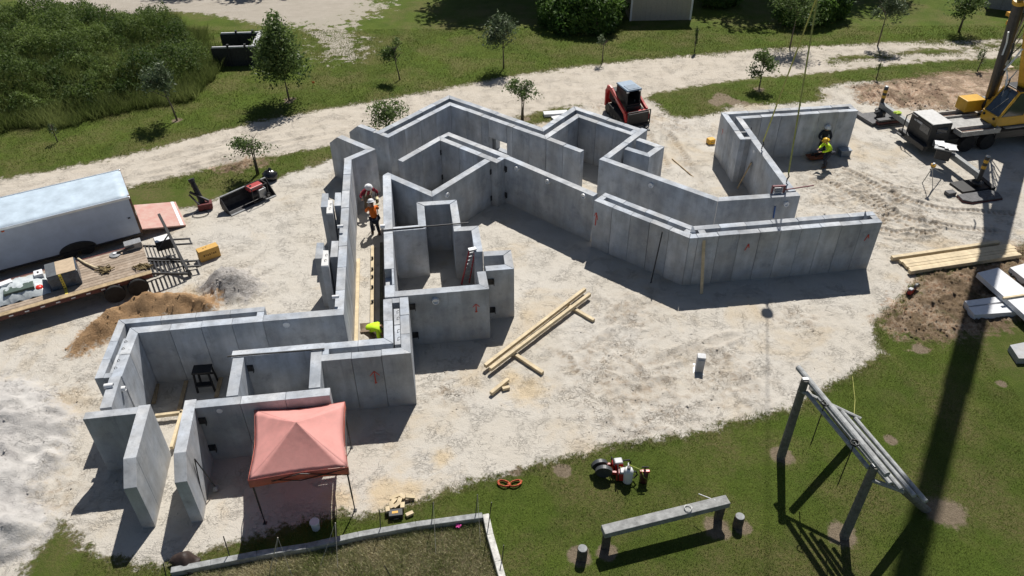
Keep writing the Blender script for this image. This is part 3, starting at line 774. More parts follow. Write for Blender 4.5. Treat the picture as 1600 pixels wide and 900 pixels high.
# three-part piers left of the corridor wall
for lab, L_, R_, Mi in (
    ('three-part concrete pier with a white grooved core, upper of the two left of the corridor', [(-9.31, 32.9), (-9.0, 32.9), (-8.80, 31.62), (-9.14, 31.62)], [(-8.68, 32.94), (-8.38, 32.94), (-8.17, 31.72), (-8.50, 31.70)], [(-8.97, 32.33), (-8.69, 32.3), (-8.45, 31.05), (-8.76, 31.03)]),
    ('three-part concrete pier with a white grooved core, lower of the two left of the corridor', [(-8.73, 28.6), (-8.41, 28.6), (-8.24, 27.38), (-8.57, 27.36)], [(-8.08, 28.70), (-7.77, 28.71), (-7.60, 27.47), (-7.92, 27.44)], [(-8.37, 28.05), (-8.10, 28.03), (-7.88, 26.83), (-8.20, 26.81)])):
    t = thing('concrete_pier', lab, 'pier', (Mi[0][0], Mi[0][1], 0), 0, 'concrete piers beside the corridor')
    obj('outer_leaf', MB().prism(L_, -.1, H-.01), CONC, t, bevel=.012)
    obj('outer_leaf', MB().prism(R_, -.1, H+.004), CONC, t, bevel=.012)
    WC = mat('pale_core_concrete', (.60, .60, .59), rough=.8, var=.06, bump=.2)
    obj('core_block', MB().prism(Mi, -.1, H-.05), CONC, t, bevel=.01)
    c = sum((Vector(p) for p in Mi), Vector((0, 0)))/4
    obj('core_top', MB().prism([c+(Vector(p)-c)*.94 for p in Mi], H-.048, H-.02), WC, t)
    hooks(t, [(c.x, c.y+.15), (c.x+.03, c.y-.25)])
# ============================================================ TIMBER, TOOLS, SMALL SITE THINGS
WOOD = mat('fresh_sawn_pine', (.56, .46, .30), rough=.75, var=.12, scale=3, stretch=(1, 1, 1), bump=.2, rnd=.07)
WOOD2 = mat('weathered_pine', (.36, .27, .16), rough=.8, var=.2, scale=4, bump=.25, rnd=.08)
GREYWOOD = mat('silvered_timber', (.27, .28, .28), rough=.85, var=.22, scale=5, bump=.5, rnd=.05)
DARKWOOD = mat('dark_weathered_timber', (.10, .085, .07), rough=.85, var=.3, scale=6, bump=.5)
RED = mat('red_paint', (.42, .022, .02), rough=.4, var=.1, bump=.03, spec=.5)
YEL = mat('yellow_paint', (.62, .33, .015), rough=.4, var=.08, bump=.03, spec=.5)
BLK = mat('black_plastic', (.016, .016, .018), rough=.5, var=.2, bump=.05)
RUB = mat('tyre_rubber', (.02, .02, .021), rough=.85, var=.25, bump=.3)
GREYM = mat('grey_metal', (.30, .31, .32), rough=.45, var=.12, bump=.05, metal=.4)
GALV = mat('galvanised_steel', (.42, .43, .44), rough=.4, var=.12, metal=.7, bump=.04)
WHITE = mat('white_paint', (.74, .75, .76), rough=.5, var=.04, bump=.03)
RUST = mat('rusty_steel', (.13, .06, .035), rough=.85, var=.35, bump=.3)
def at2(x, y, z=0): p = at(x, y, z); return Vector((p.x, p.y, z))
def dirz(a, b): return math.atan2(b[1]-a[1], b[0]-a[0])

def beam_thing(name, label, cat, a, b, w, h, material, group=None, z0=0.):
    a = Vector(a); b = Vector(b); c = (a+b)/2; L = (b-a).length
    o = obj(name, MB().box((0, 0, 0), (L, w, h)), material, None, bevel=.006)
    d = (b-a).normalized(); sd = Vector((0, 0, 1)).cross(d).normalized(); u = d.cross(sd)
    Mx = Matrix((d, sd, u)).transposed().to_4x4(); Mx.translation = c; o.matrix_world = Mx
    return tag(o, label, cat, group)

# beams in front of the central rooms
g = 'timber beams lying on the sand'
a = at2(758, 572, .25); b = at2(914, 452, .25)
beam_thing('timber_beam', 'long squared pine beam lying diagonally on the sand, upper one of the pair', 'timber beam', a+Vector((0, 0, .0)), b, .15, .17, WOOD, g)
a = at2(764, 576, .25); b = at2(920, 459, .25)
d, n = vnorm(a, b)
beam_thing('timber_beam', 'long squared pine beam lying diagonally on the sand, lower one of the pair', 'timber beam', a-Vector((n.x, n.y, 0))*.06, b-Vector((n.x, n.y, 0))*.06, .15, .17, WOOD, g)
beam_thing('timber_bearer', 'short pine bearer under the lower left end of the diagonal beams', 'timber bearer', at2(800, 551, .08), at2(848, 583, .08), .16, .14, WOOD, g)
beam_thing('timber_bearer', 'short pine bearer under the upper right end of the diagonal beams', 'timber bearer', at2(888, 478, .08), at2(928, 501, .08), .16, .14, WOOD, g)
beam_thing('timber_offcut', 'short squared timber lying alone on sand below the long diagonal beams', 'timber', at2(767, 615, .12), at2(794, 593, .12), .15, .15, WOOD, g)
beam_thing('timber_block', 'small wooden block wedged under the short timber on the sand', 'timber', at2(785, 608, .07), at2(796, 605, .07), .14, .13, WOOD, g)
# lumber pile on the right
c0 = at2(1393, 404, .15); c1 = at2(1572, 378, .15); c2 = at2(1413, 425, .15)
d, n = vnorm(c0, c1); L = 6.0; base = c0
for k, (off, sh, zz, ln, w_) in enumerate([(0.0, 0, .17, 6.0, .19), (-.32, .25, .13, 6.2, .20), (-.53, .3, .14, 6.2, .20), (-.74, .28, .13, 6.1, .20), (-.94, .32, .12, 6.0, .18), (-1.18, .15, .17, 6.1, .19)]):
    p0 = Vector((c0.x+d.x*sh+n.x*off, c0.y+d.y*sh+n.y*off, zz)); p1 = p0+Vector((d.x, d.y, 0))*ln
    beam_thing('lumber_beam', ['farthest', 'second from the back', 'third from the back', 'third from the front', 'second from the front', 'nearest'][k]+' thick pine beam of the pile beside the brown mud', 'timber beam', p0, p1, w_, .2 if k in (0, 5) else .14, WOOD, 'lumber pile by the mud')
# thin strip of wood
beam_thing('wood_strip', 'thin wooden stake lying on sand between the middle wall and the right room', 'wood strip', at2(1050, 248, .04), at2(1084, 277, .04), .05, .05, WOOD2)
beam_thing('wood_prop', 'weathered board propped against the single wall of the right room', 'wood board', at2(1152, 294, .05), on_wall(1174, 254, (13.06, 38.46), (13.52, 32.77)), .16, .05, WOOD2)
beam_thing('wood_prop', 'upright pale board leaning on the front double wall near its bend', 'wood board', at2(1096, 459, .02), at2(1100, 374, 2.55), .14, .05, WOOD)
o = obj('steel_rod', MB().tube([at2(1017, 442, .02), at2(1035, 362, 2.6)], .03, 8), STEEL); tag(o, 'thin black steel pipe leaning on the front double wall', 'pipe')
o = obj('steel_bar', MB().beam(at2(355, 557, 2.75), at2(507, 545, 2.75), .045, .05), STEEL); tag(o, 'long black bar lying along the top of the lower cross wall', 'bar')
o = obj('steel_bar', MB().beam(at2(596, 360, 2.75), at2(732, 348, 2.75), .045, .05), STEEL); tag(o, 'black steel bar laid across the tops of the central closet walls', 'bar')
o = obj('steel_rod', MB().tube([at2(1165, 283, .02), at2(1174, 199, 2.8)], .025, 6), STEEL); tag(o, 'slim rod standing upright at the corner of the right room', 'rod')
o = obj('steel_rod', MB().tube([at2(1205, 236, .1), at2(1205, 206, 1.6)], .03, 6), STEEL); tag(o, 'dark bar leaning inside the right room wall', 'bar')
o = obj('blue_level', MB().beam(on_wall(1208, 340, (9.94, 31.9), (14.06, 32.38))+Vector((0, -.03, 0)), on_wall(1211, 322, (9.94, 31.9), (14.06, 32.38))+Vector((0, -.03, 0)), .08, .04), mat('blue_plastic', (.02, .09, .3), rough=.4)); tag(o, 'blue level leaning on the wall beside the white pipe sleeve', 'level')

# corridor planks
beam_thing('form_plank', 'long light plank along the foot of the corridor wall, left side of the corridor', 'plank', at2(560, 405, .1), at2(556, 545, .1), .16, .1, WOOD, 'planks in the corridor')
beam_thing('form_plank', 'long light plank along the right side of the corridor floor', 'plank', at2(582, 385, .1), at2(581, 545, .1), .15, .1, WOOD, 'planks in the corridor')
beam_thing('form_plank', 'dark olive plank lying beside the central wall in the corridor', 'plank', at2(596, 380, .12), at2(596, 545, .12), .14, .12, mat('olive_stained_timber', (.09, .085, .05), rough=.8, var=.25), 'planks in the corridor')
for y in (408, 428, 455, 478):
    pass
t = thing('form_stakes', 'row of short black stakes holding the corridor plank', 'stakes', at2(583, 440))
for y in (405, 422, 434, 450, 473): obj('stake', MB().box(at2(582, y, .15), (.09, .06, .3)), BLK, t)
# left lower room timber
t = thing('door_frame', 'pale timber door frame lying between the sloped wings', 'door frame', at2(262, 660))
obj('rail', MB().beam(at2(243, 650, .25), at2(285, 645, .25), .12, .14), WOOD, t, bevel=.005)
obj('rail', MB().beam(at2(285, 642, .25), at2(268, 700, .25), .12, .14), WOOD, t, bevel=.005)
for i, (p, q) in enumerate((((246, 600), (240, 630)), ((291, 595), (280, 640)), ((345, 590), (338, 620)))):
    beam_thing('floor_plank', ['brown board on the floor of the left room, farthest left', 'brown board on the floor of the left room, just left of the black stool', 'brown board on the floor of the left room, just right of the black stool'][i], 'board', at2(*p, .06), at2(*q, .06), .16, .05, WOOD2, 'boards on the left room floor')
# black stool / frame
t = thing('step_stool', 'black open-framed step stool standing in the shaded left room', 'stool', (-12.3, 22.25, 0), R(7))
for x in (-.28, .28):
    for y in (-.25, .25):
        local('leg', MB().beam((x*1.2, y*1.2, 0), (x, y, .95), .07, .07), BLK, t)
local('seat', MB().box((0, 0, .98), (.72, .5, .07)), BLK, t, bevel=.01)
local('step', MB().box((0, -.28, .42), (.64, .26, .06)), BLK, t, bevel=.01)
local('brace', MB().box((0, .26, .5), (.62, .04, .08)), BLK, t)

# red ladder
t = thing('ladder', 'red ladder leaning in the corner of the central room', 'ladder', at2(727, 443))
a0 = at2(727, 443, 0); a1 = at2(738, 390, 2.75)
d = (a1-a0).normalized(); sd = Vector((.92, .40, 0)).normalized()
LR = mat('red_fibreglass', (.30, .02, .03), rough=.45, var=.1)
for s in (-.19, .19): obj('rail', MB().beam(a0+sd*s, a1+sd*s*.75, .035, .09), LR, t)
for k in range(9):
    f = (k+.6)/9.4; p = a0.lerp(a1, f); w_ = .19-.045*f; obj('rung', MB().beam(p-sd*w_, p+sd*w_, .03, .05), GALV, t)
obj('ladder_top', MB().box(a1+Vector((0, 0, .03)), (.36, .22, .06), R(20)), GALV, t, bevel=.01)

# canopy
TENT = mat('pink_faded_canopy', (.82, .42, .38), rough=.6, var=.05, scale=2, bump=.35, bscale=5)
TENTV = mat('orange_red_valance', (.74, .24, .18), rough=.6, var=.06, scale=2, bump=.12, bscale=8)
for tm in (TENT, TENTV):
    nt = tm.node_tree; bs = nt.nodes['Principled BSDF']
    tr = nd(nt, 'ShaderNodeBsdfTranslucent'); nt.links.new(bs.inputs['Base Color'].links[0].from_socket, tr.inputs[0])
    ms = nd(nt, 'ShaderNodeMixShader'); ms.inputs[0].default_value = .34
    nt.links.new(bs.outputs[0], ms.inputs[1]); nt.links.new(tr.outputs[0], ms.inputs[2]); nt.links.new(ms.outputs[0], nt.nodes['Material Output'].inputs[0])
Q = [at2(388, 750, 2.36), at2(543, 729, 2.36), at2(538, 628, 2.36), at2(398, 641, 2.36)]
cen = sum(Q, Vector())/4; apex = at2(463, 660, 3.3)
t = thing('canopy_tent', 'faded pink pop-up canopy tent on dark metal legs', 'canopy tent', (cen.x, cen.y, 0))
for i in range(4):
    a = Q[i]; b = Q[(i+1) % 4]; rows = []; N = 12
    for r in range(N+1):
        f = r/N; row = []
        for c in range(N+1):
            gq = c/N; p = a.lerp(b, gq)
            p = p+(cen-p).normalized()*.10*math.sin(math.pi*gq) + Vector((0, 0, -.05*math.sin(math.pi*gq)))
            q = p.lerp(apex, f); q.z -= .04*math.sin(math.pi*f)*(1)-.012*math.sin(c*2.4+r*1.7+i)*(1-f)*math.sin(math.pi*gq)
            row.append(q)
        rows.append(row)
    obj('roof_panel', MB().sheet(rows), TENT, t, smooth=True, solid=.006)
    rows = []
    for r in range(4):
        row = []
        for c in range(N+1):
            gq = c/N; p = a.lerp(b, gq)+(cen-a.lerp(b, gq)).normalized()*.10*math.sin(math.pi*gq)+Vector((0, 0, -.05*math.sin(math.pi*gq)))
            out = (p-cen); out.z = 0; out.normalize()
            row.append(p+out*(.02+.012*math.sin(c*1.9+i)*r/3)+Vector((0, 0, -.12*r)))
        rows.append(row)
    obj('valance', MB().sheet(rows), TENTV, t, smooth=True, solid=.006)
Ft = [at2(400, 838), at2(562, 803), at2(558, 692), at2(402, 700)]
for i in range(4):
    q = Q[i]; top = q+Vector((0, 0, -.02))+(cen-q).normalized()*.08; top.z = 2.33
    foot = Vector((top.x, top.y, 0))
    obj('leg', MB().box(Vector((top.x, top.y, 1.5)), (.045, .045, 1.65)).box(Vector((top.x, top.y, .4)), (.032, .032, .8)), STEEL, t)
    obj('foot', MB().box(foot+Vector((0, 0, .01)), (.12, .12, .02)), STEEL, t)
    nq = Q[(i+1) % 4]; m = top.lerp(Vector((nq.x, nq.y, 2.3)), .5)
    obj('scissor_truss', MB().beam(top+Vector((0, 0, -.05)), m+Vector((0, 0, -.35)), .02, .03).beam(Vector((nq.x, nq.y, 2.28)), m+Vector((0, 0, -.35)), .02, .03).beam(top+Vector((0, 0, -.4)), m+Vector((0, 0, -.02)), .02, .03).beam(Vector((nq.x, nq.y, 1.95)), m+Vector((0, 0, -.02)), .02, .03), STEEL, t)
    obj('peak_strut', MB().tube([top+Vector((0, 0, -.25)), apex+Vector((0, 0, -.45))], .012, 5), STEEL, t)
# bent pipe leaning on the sloped wing
t = thing('bent_pipe', 'thin black bent pipe frame leaning against the sloped wing wall', 'pipe', at2(320, 790))
obj('pipe', MB().tube([at2(304, 717, 2.0), at2(319, 790, .05)], .018, 6), STEEL, t)
obj('pipe', MB().tube([at2(304, 717, 2.0), at2(336, 760, .25)], .022, 6), STEEL, t)
obj('clamp', MB().ball(at2(337, 763, .15), .12, 8, jit=.2), GREYM, t)

# bucket
t = thing('bucket', 'white plastic bucket with a lid at the edge of the canopy shade', 'bucket', at2(494, 826))
local('body', MB().lathe([(.125, 0), (.15, .36)], 20), WHITE, t, smooth=False)
local('lid', MB().lathe([(.16, .36), (.165, .37), (.165, .39), (.15, .40), (.14, .385), (.01, .385)], 20), WHITE, t)
local('handle', MB().tube([(.16*math.cos(a), .16*math.sin(a)*.3-.1, .34-.12*math.sin(a)) for a in [math.pi*k/8 for k in range(9)]], .006, 5), GREYM, t)
# wood offcuts
t0 = at(620, 780)
offs = [((617, 777), 20, .3), ((624, 783), 80, .26), ((612, 789), 110, .3), ((628, 776), 150, .24), ((620, 789), 45, .3), ((629, 790), 95, .26), ((640, 803), 30, .26), ((641, 776), 5, .32), ((606, 796), 100, .24), ((615, 783), 60, .28)]
lo = ['top left of the heap', 'in the middle of the heap', 'left side of the heap', 'top right of the heap', 'crossing the heap low down', 'right beside the black case', 'lying apart in the grass', 'flat at the sand edge', 'leftmost near the black case', 'on top of the heap']
for k, (p, a, L) in enumerate(offs):
    q = at2(*p, .07+.05*(k % 3)); o = obj('wood_offcut', MB().box((0, 0, 0), (L, .14, .09)), WOOD, None, bevel=.004)
    o.location = q; o.rotation_euler = (random.uniform(-.25, .25), random.uniform(-.25, .25), R(a)); tag(o, 'pale square-cut wood offcut '+lo[k], 'wood offcut', 'heap of wood offcuts')
t = thing('tool_case', 'black tool case with a yellow label on the grass', 'tool case', at2(619, 806), R(8))
local('body', MB().box((0, 0, .09), (.48, .30, .18), taper=.95), BLK, t, bevel=.02)
local('lid', MB().box((0, 0, .195), (.46, .28, .03)), STEEL, t, bevel=.01)
local('label', MB().box((-.02, .0, .212), (.20, .09, .006)), YEL, t)
local('handle', MB().tube([(-.08, -.16, .1), (-.08, -.2, .1), (.08, -.2, .1), (.08, -.16, .1)], .012, 6), BLK, t)
# orange cord
m = MB(); c = at2(796, 757, .03)
for lobe in (-1, 1):
    for k in range(7):
        pts = []
        for i in range(25):
            a = 2*math.pi*i/24; w_ = .24+.02*k*random.uniform(-.6, .6); h_ = .13+random.uniform(-.01, .01)
            pts.append(c+Vector((lobe*(.20+.02*random.random())*1.0+w_*math.cos(a)*.85, .02+h_*math.sin(a)+.05*lobe*math.cos(a), .012*k+.01*math.sin(3*a+k))))
        m.tube(pts, .011, 5, cap=False)
o = obj('extension_cord', m, mat('orange_cord', (.62, .12, .05), rough=.5), None, smooth=True); tag(o, 'orange extension cord tied in a figure eight on the grass', 'cord')
# cut-off saws
def saw(label, loc, rz, sc=1.0, first=[None]):
    if first[0] is None:
        t = thing('cutoff_saw', label, 'saw', loc, rz, 'cut-off saws')
        local('blade', MB().lathe([(.19, -.004), (.19, .004)], 24, (-.32, 0, .2), Matrix.Rotation(R(90), 3, 'X')), mat('blade_steel', (.10, .11, .12), rough=.4, metal=.5), t)
        local('blade_guard', MB().sheet([[(-.32+.21*math.cos(a)*(1), y, .2+.21*math.sin(a)) for a in [R(20+10*k) for k in range(18)]] for y in (-.05, .05)]).sheet([[(-.32+r*math.cos(a), .05, .2+r*math.sin(a)) for a in [R(20+10*k) for k in range(18)]] for r in (.21, .02)]), mat('dark_grey_paint', (.06, .065, .07), rough=.45), t, solid=.006)
        local('arm', MB().beam((-.32, .03, .2), (.1, .03, .16), .05, .08), RED, t)
        local('engine_body', MB().box((.12, 0, .17), (.32, .22, .24), taper=.8), RED, t, bevel=.03)
        local('cover', MB().box((.14, 0, .31), (.22, .19, .06), taper=.9), mat('pale_grey_plastic', (.42, .43, .45), rough=.5), t, bevel=.02)
        local('rear_handle', MB().tube([(.22, 0, .3), (.42, 0, .3), (.46, 0, .2), (.4, 0, .08), (.24, 0, .06)], .02, 8), BLK, t)
        local('front_handle', MB().tube([(.02, -.14, .1), (.0, -.14, .32), (.0, 0, .38), (.0, .14, .32), (.02, .14, .1)], .014, 8), BLK, t)
        first[0] = t; t.scale = (sc,)*3; return t
    return copy_thing(first[0], loc, rz, label, sc)
saw('red and grey cut-off saw on the lawn, the one behind', at2(956, 734), R(8), 1.45)
saw('red and grey cut-off saw on the lawn, nearest the white jug', at2(964, 748), R(-5), 1.5)
saw('red cut-off saw lying on sand beside the brown mud', at2(1423, 458), R(215), 1.0)
# jug and sprayer
t = thing('white_jug', 'tall white plastic jug with a dark cap on the lawn', 'jug', at2(980, 752), 0); t.scale = (1.3, 1.3, 1.35)
local('body', MB().lathe([(.12, 0), (.135, .05), (.135, .42), (.10, .50), (.05, .53)], 16), WHITE, t, smooth=True)
local('cap', MB().lathe([(.05, .53), (.05, .58), (.01, .585)], 12), BLK, t)
local('handle', MB().tube([(.0, .06, .53), (0, .15, .56), (0, .16, .44)], .015, 6), WHITE, t)
t = thing('pump_sprayer', 'dark red pump sprayer with a black hose standing on the lawn', 'sprayer', at2(1005, 752), 0); t.scale = (1.35,)*3
local('tank', MB().lathe([(.10, 0), (.11, .05), (.11, .34), (.06, .42), (.03, .44)], 14), mat('dark_tank', (.06, .02, .02), rough=.4), t, smooth=True)
local('collar', MB().box((0, 0, .40), (.26, .08, .07)), RED, t, bevel=.01)
local('pump_handle', MB().tube([(0, 0, .44), (0, 0, .56)], .02, 8).tube([(-.09, 0, .57), (.09, 0, .57)], .02, 8), BLK, t)
local('hose', MB().tube([(.05, 0, .42), (.14, -.05, .35), (.1, -.12, .2), (-.02, -.12, .3), (-.1, -.02, .48), (-.35, .3, .3), (-.55, .35, .1), (-.62, .2, .35), (-.6, -.0, .56)], .011, 6), mat('yellow_green_hose', (.30, .36, .06), rough=.5), t, smooth=True)
# upright concrete block on the sand
t = thing('concrete_block', 'upright white concrete block standing alone on a paper in the open sand', 'block', at2(1092, 578), R(-10))
local('base_plate', MB().box((-.03, .03, .012), (.42, .62, .024)), WHITE, t)
local('block', MB().box((0, 0, .36), (.33, .30, .70), shear=(.02, .1)), mat('white_concrete', (.56, .57, .58), rough=.8, var=.1, bump=.3), t, bevel=.012)
local('block_face', MB().box((0, -.155, .33), (.29, .012, .56), rot=(R(-8), 0, 0)), CONC, t)
# pink flower
t = thing('flower_clump', 'bright pink flower clump at the corner of the dry planting bed', 'flower', at2(716, 824))
PK = mat('pink_petals', (.75, .08, .38), rough=.6); m = MB()
for k in range(26):
    a = random.uniform(0, 6.28); r = random.uniform(0, .11); m.ball((r*math.cos(a), r*math.sin(a)*.7, random.uniform(.03, .12)), random.uniform(.02, .035), 5, (1, 1, .5))
local('petals', m, PK, t); local('stem', MB().tube([(0, 0, 0), (0, 0, .08)], .008, 5), mat('stem_green', (.05, .09, .02)), t)
# dark draped cover
m = MB(); rows = []
for i in range(10):
    row = []
    for j in range(10):
        u = i/9; v = j/9; x = (u-.5)*.95; y = (v-.5)*.6
        row.append((x*(1-.3*v), y, .42*math.sin(math.pi*min(1, .15+u*.9))*math.sin(math.pi*(.12+.8*v))+.04*math.sin(9*u+5*v)+.02))
    rows.append(row)
o = obj('draped_cover', m.sheet(rows), mat('dark_brown_canvas', (.035, .022, .018), rough=.6, var=.3, bump=.3), None, smooth=True, solid=.02); o.location = at2(292, 880, 0); o.rotation_euler = (0, 0, R(-25)); tag(o, 'crumpled dark brown cover over the end of the bed timber', 'cover')
# planting bed
t = thing('bed_edging', 'weathered grey timber edging along the back of the planting bed', 'timber edging', at2(530, 850))
pts = [(268, 894), (330, 882), (402, 868), (480, 856), (560, 838), (650, 822), (754, 808)]
for a, b in zip(pts[:-1], pts[1:]): obj('timber', MB().beam(at2(*a, .12), at2(*b, .12), .22, .24), GREYWOOD, t, bevel=.02)
t = thing('bed_edging', 'white painted timber edging on the right side of the planting bed', 'timber edging', at2(775, 850))
pts = [(759, 806), (766, 838), (778, 880), (792, 930)]
WW = mat('chalky_white_timber', (.55, .54, .50), rough=.85, var=.2, bump=.5)
for a, b in zip(pts[:-1], pts[1:]): obj('timber', MB().beam(at2(*a, .12), at2(*b, .12), .22, .24), WW, t, bevel=.02)
stakes = [((260, 902), (255, 880)), ((360, 873), (349, 838)), ((595, 832), (593, 797)), ((674, 822), (677, 785)), ((743, 810), (746, 773)), ((762, 830), (768, 785)), ((784, 880), (787, 852)), ((610, 900), (601, 884)), ((421, 895), (434, 840)), ((525, 850), (524, 817))]
sl = ['far left by the brown cover', 'left of the canopy shade', 'below the black tool case', 'between the tool case and the pink flower', 'just right of the pink flower', 'at the white edging corner', 'halfway down the white edging', 'inside the bed near the picture bottom', 'pale and inside the canopy shade on the left', 'pale and inside the canopy shade on the right']
tops = []
for k, (b, tp) in enumerate(stakes):
    B_ = at2(*b); pxt = tp
    z = 0.0
    for zz in [i*.05 for i in range(1, 40)]:
        q = at(pxt[0], pxt[1], zz)
        z = zz
        if q.y <= B_.y+.06: break
    T_ = Vector((at(pxt[0], pxt[1], z).x, at(pxt[0], pxt[1], z).y, z)); tops.append(T_)
    o = obj('garden_stake', MB().tube([B_, T_], .017, 6), STEEL if k < 8 else mat('pale_stake', (.42, .38, .33), rough=.8)); tag(o, 'thin garden stake '+sl[k], 'stake', 'stakes around the planting bed')
STR = mat('pale_twine', (.42, .40, .36), rough=.8)
for k, (i, dx) in enumerate(((8, (-.25, -.9)), (8, (.45, -.7)), (9, (-.5, -.9)), (9, (.1, -1.0)), (3, (.1, -1.2)), (4, (.1, -1.1)))):
    o = obj('twine', MB().tube([tops[i], tops[i]+Vector((dx[0], dx[1], -tops[i].z+.02))], .006, 4), STR); tag(o, 'pale twine over the bed, '+['left line of the left shaded stake', 'right line of the left shaded stake', 'left line of the right shaded stake', 'right line of the right shaded stake', 'stake left of the pink flower', 'stake right of the pink flower'][k], 'twine', 'twine in the bed')

# balance beam and stumps
def vtop(px, base):   # height of an upright whose foot is base and whose top shows at px
    best = min([i*.02 for i in range(0, 250)], key=lambda z: (at(px[0], px[1], z)-Vector((base[0], base[1], z))).length); return best
LAWNW = mat('grey_lawn_timber', (.27, .275, .27), rough=.85, var=.2, scale=4, bump=.6, stretch=None)
t = thing('balance_beam', 'heavy grey timber balance beam on two posts', 'balance beam', at2(1035, 850))
a = at2(942, 831, .88); b = at2(1137, 783, .88); zt = .88
obj('beam', MB().beam(a+(a-b).normalized()*.0, b, .36, .24), LAWNW, t, bevel=.02)
d = (b-a).normalized()
for f in (.035, .955):
    p = a.lerp(b, f); obj('post', MB().prism([(p.x-.13, p.y-.12), (p.x+.13, p.y-.09), (p.x+.13, p.y+.12), (p.x-.13, p.y+.10)], -.1, zt-.1), DARKWOOD, t, bevel=.02)
obj('strap', MB().box(a.lerp(b, .43), (.03, .32, .215), dirz(a, b)), BLK, t)
o = obj('cord_coil', MB().tube([b.lerp(a, .33)+Vector((.12*math.cos(x*.5), .12*math.sin(x*.5), .115+.004*x)) for x in range(26)], .012, 5), mat('pale_cord', (.6, .6, .58)), None, smooth=True); tag(o, 'small white coil of cord on the balance beam', 'cord coil')
o = obj('white_rod', MB().tube([b.lerp(a, .13)+Vector((-.35, .45, .0)), b.lerp(a, .10)+Vector((0, .05, .12))], .015, 6), WHITE); tag(o, 'white rod leaning across the right end of the balance beam', 'rod')
for (px, py, lb) in ((909, 872, 'left'), (1152, 822, 'right')):
    q = at2(px, py); t = thing('log_stump', 'short round log stump standing at the '+lb+' end of the balance beam', 'stump', q, 0, 'log stumps by the balance beam')
    local('log', MB().lathe([(.17, -.1), (.165, .52), (.15, .54)], 16), DARKWOOD, t); local('top', MB().lathe([(.148, .535), (.145, .55), (.01, .552)], 16), GREYWOOD, t)

# pole frame on the lawn
t = thing('pole_frame', 'tall timber frame on the lawn with a bundle of grey poles on top', 'timber frame', (11, 17, 0))
POLE = mat('grey_round_pole', (.32, .33, .33), rough=.8, var=.2, scale=5, bump=.4)
b1 = at2(1220, 714); z1 = vtop((1256, 592), b1); b2 = at2(1319, 838); z2 = vtop((1366, 728), b2)
t1 = Vector((b1.x, b1.y, z1)); t2 = Vector((b2.x, b2.y, z2))
ZR = (z1+z2)/2
obj('post', MB().tube([b1-Vector((0, 0, .2)), t1], [.16, .13], 12), mat('post_timber', (.17, .165, .15), rough=.85, var=.2, bump=.5), t)
obj('post', MB().tube([b2-Vector((0, 0, .2)), t2], [.16, .13], 12), MATS['post_timber'], t)
f1 = at2(1338, 690); f2 = at2(1450, 795)
obj('leaning_post', MB().tube([f1-Vector((0, 0, .1)), t1.lerp(f1, .12)], [.15, .12], 10), MATS['post_timber'], t)
obj('leaning_post', MB().tube([f2-Vector((0, 0, .1)), t2.lerp(f2, .12)], [.15, .12], 10), MATS['post_timber'], t)
ra = at2(1247, 574, ZR+.1); rb = at2(1386, 742, ZR+.1)
obj('ridge_pole', MB().tube([ra, rb], [.10, .11], 12), POLE, t)
for (p, q, r) in (((1260, 613), (1357, 731), .07), ((1279, 622), (1391, 756), .075), ((1300, 634), (1408, 765), .075), ((1315, 643), (1429, 775), .075), ((1336, 654), (1447, 784), .075)):
    obj('pole', MB().tube([at2(*p, ZR-.28), at2(*q, ZR-.28)], r, 10), POLE, t)
m1 = at2(1349, 771, ZR-.55); m2_ = at2(1398, 752, ZR-.40)
obj('cross_arm', MB().tube([t2+Vector((0, 0, -.62)), at2(1412, 768, ZR-.36)], .07, 8), POLE, t)
obj('cross_arm', MB().tube([t1+Vector((-.1, 0, -.5)), at2(1345, 655, ZR-.40)], .07, 8), POLE, t)
for px in ((1290, 628), (1336, 690)):
    p = at2(*px, ZR+.2); 
    obj('rope_knot', MB().tube([p+Vector((.13*math.cos(a*.9), .13*math.sin(a*.9), -.08+.004*a)) for a in range(16)], .02, 6), BLK, t)
    obj('rope', MB().tube([p, Vector((p.x, p.y, p.z-2.1))], .018, 6), BLK, t)
obj('bolt_plate', MB().box(t1+Vector((0, 0, .03)), (.2, .12, .02)), GREYM, t); obj('bolt_plate', MB().box(t2+Vector((0, 0, .03)), (.2, .12, .02)), GREYM, t)

# slabs on the right
def slab(label, pts, z0, z1, mt=WHITE, group='slabs stored by the mud'):
    o = obj('concrete_slab', MB().prism([at2(x, y, z1) for x, y in pts], z0, z1), mt, None, bevel=.01); return tag(o, label, 'slab', group)
SLABW = mat('white_slab', (.62, .63, .65), rough=.6, var=.05, bump=.1)
slab('white topped concrete slab, the long one lying across the two lower slabs', [(1527, 426), (1560, 418), (1665, 500), (1632, 520)], .32, .57, SLABW)
slab('white concrete slab cut off by the picture edge, above the long one', [(1578, 418), (1640, 400), (1700, 440), (1645, 470)], .0, .3, SLABW)
slab('blue-grey grooved slab under the long white one, upper half', [(1507, 470), (1600, 458), (1608, 466), (1514, 478)], .0, .3, SLABW)
slab('blue-grey grooved slab under the long white one, lower half', [(1513, 480), (1600, 470), (1620, 485), (1523, 492)], .0, .3, SLABW)
slab('pale concrete slab at the right edge on the lawn', [(1578, 539), (1650, 525), (1680, 560), (1592, 560)], .0, .3, CONC)
beam_thing('timber_bearer', 'wooden batten lying between the white slabs', 'batten', at2(1567, 466, .62), at2(1640, 455, .62), .1, .08, WOOD)

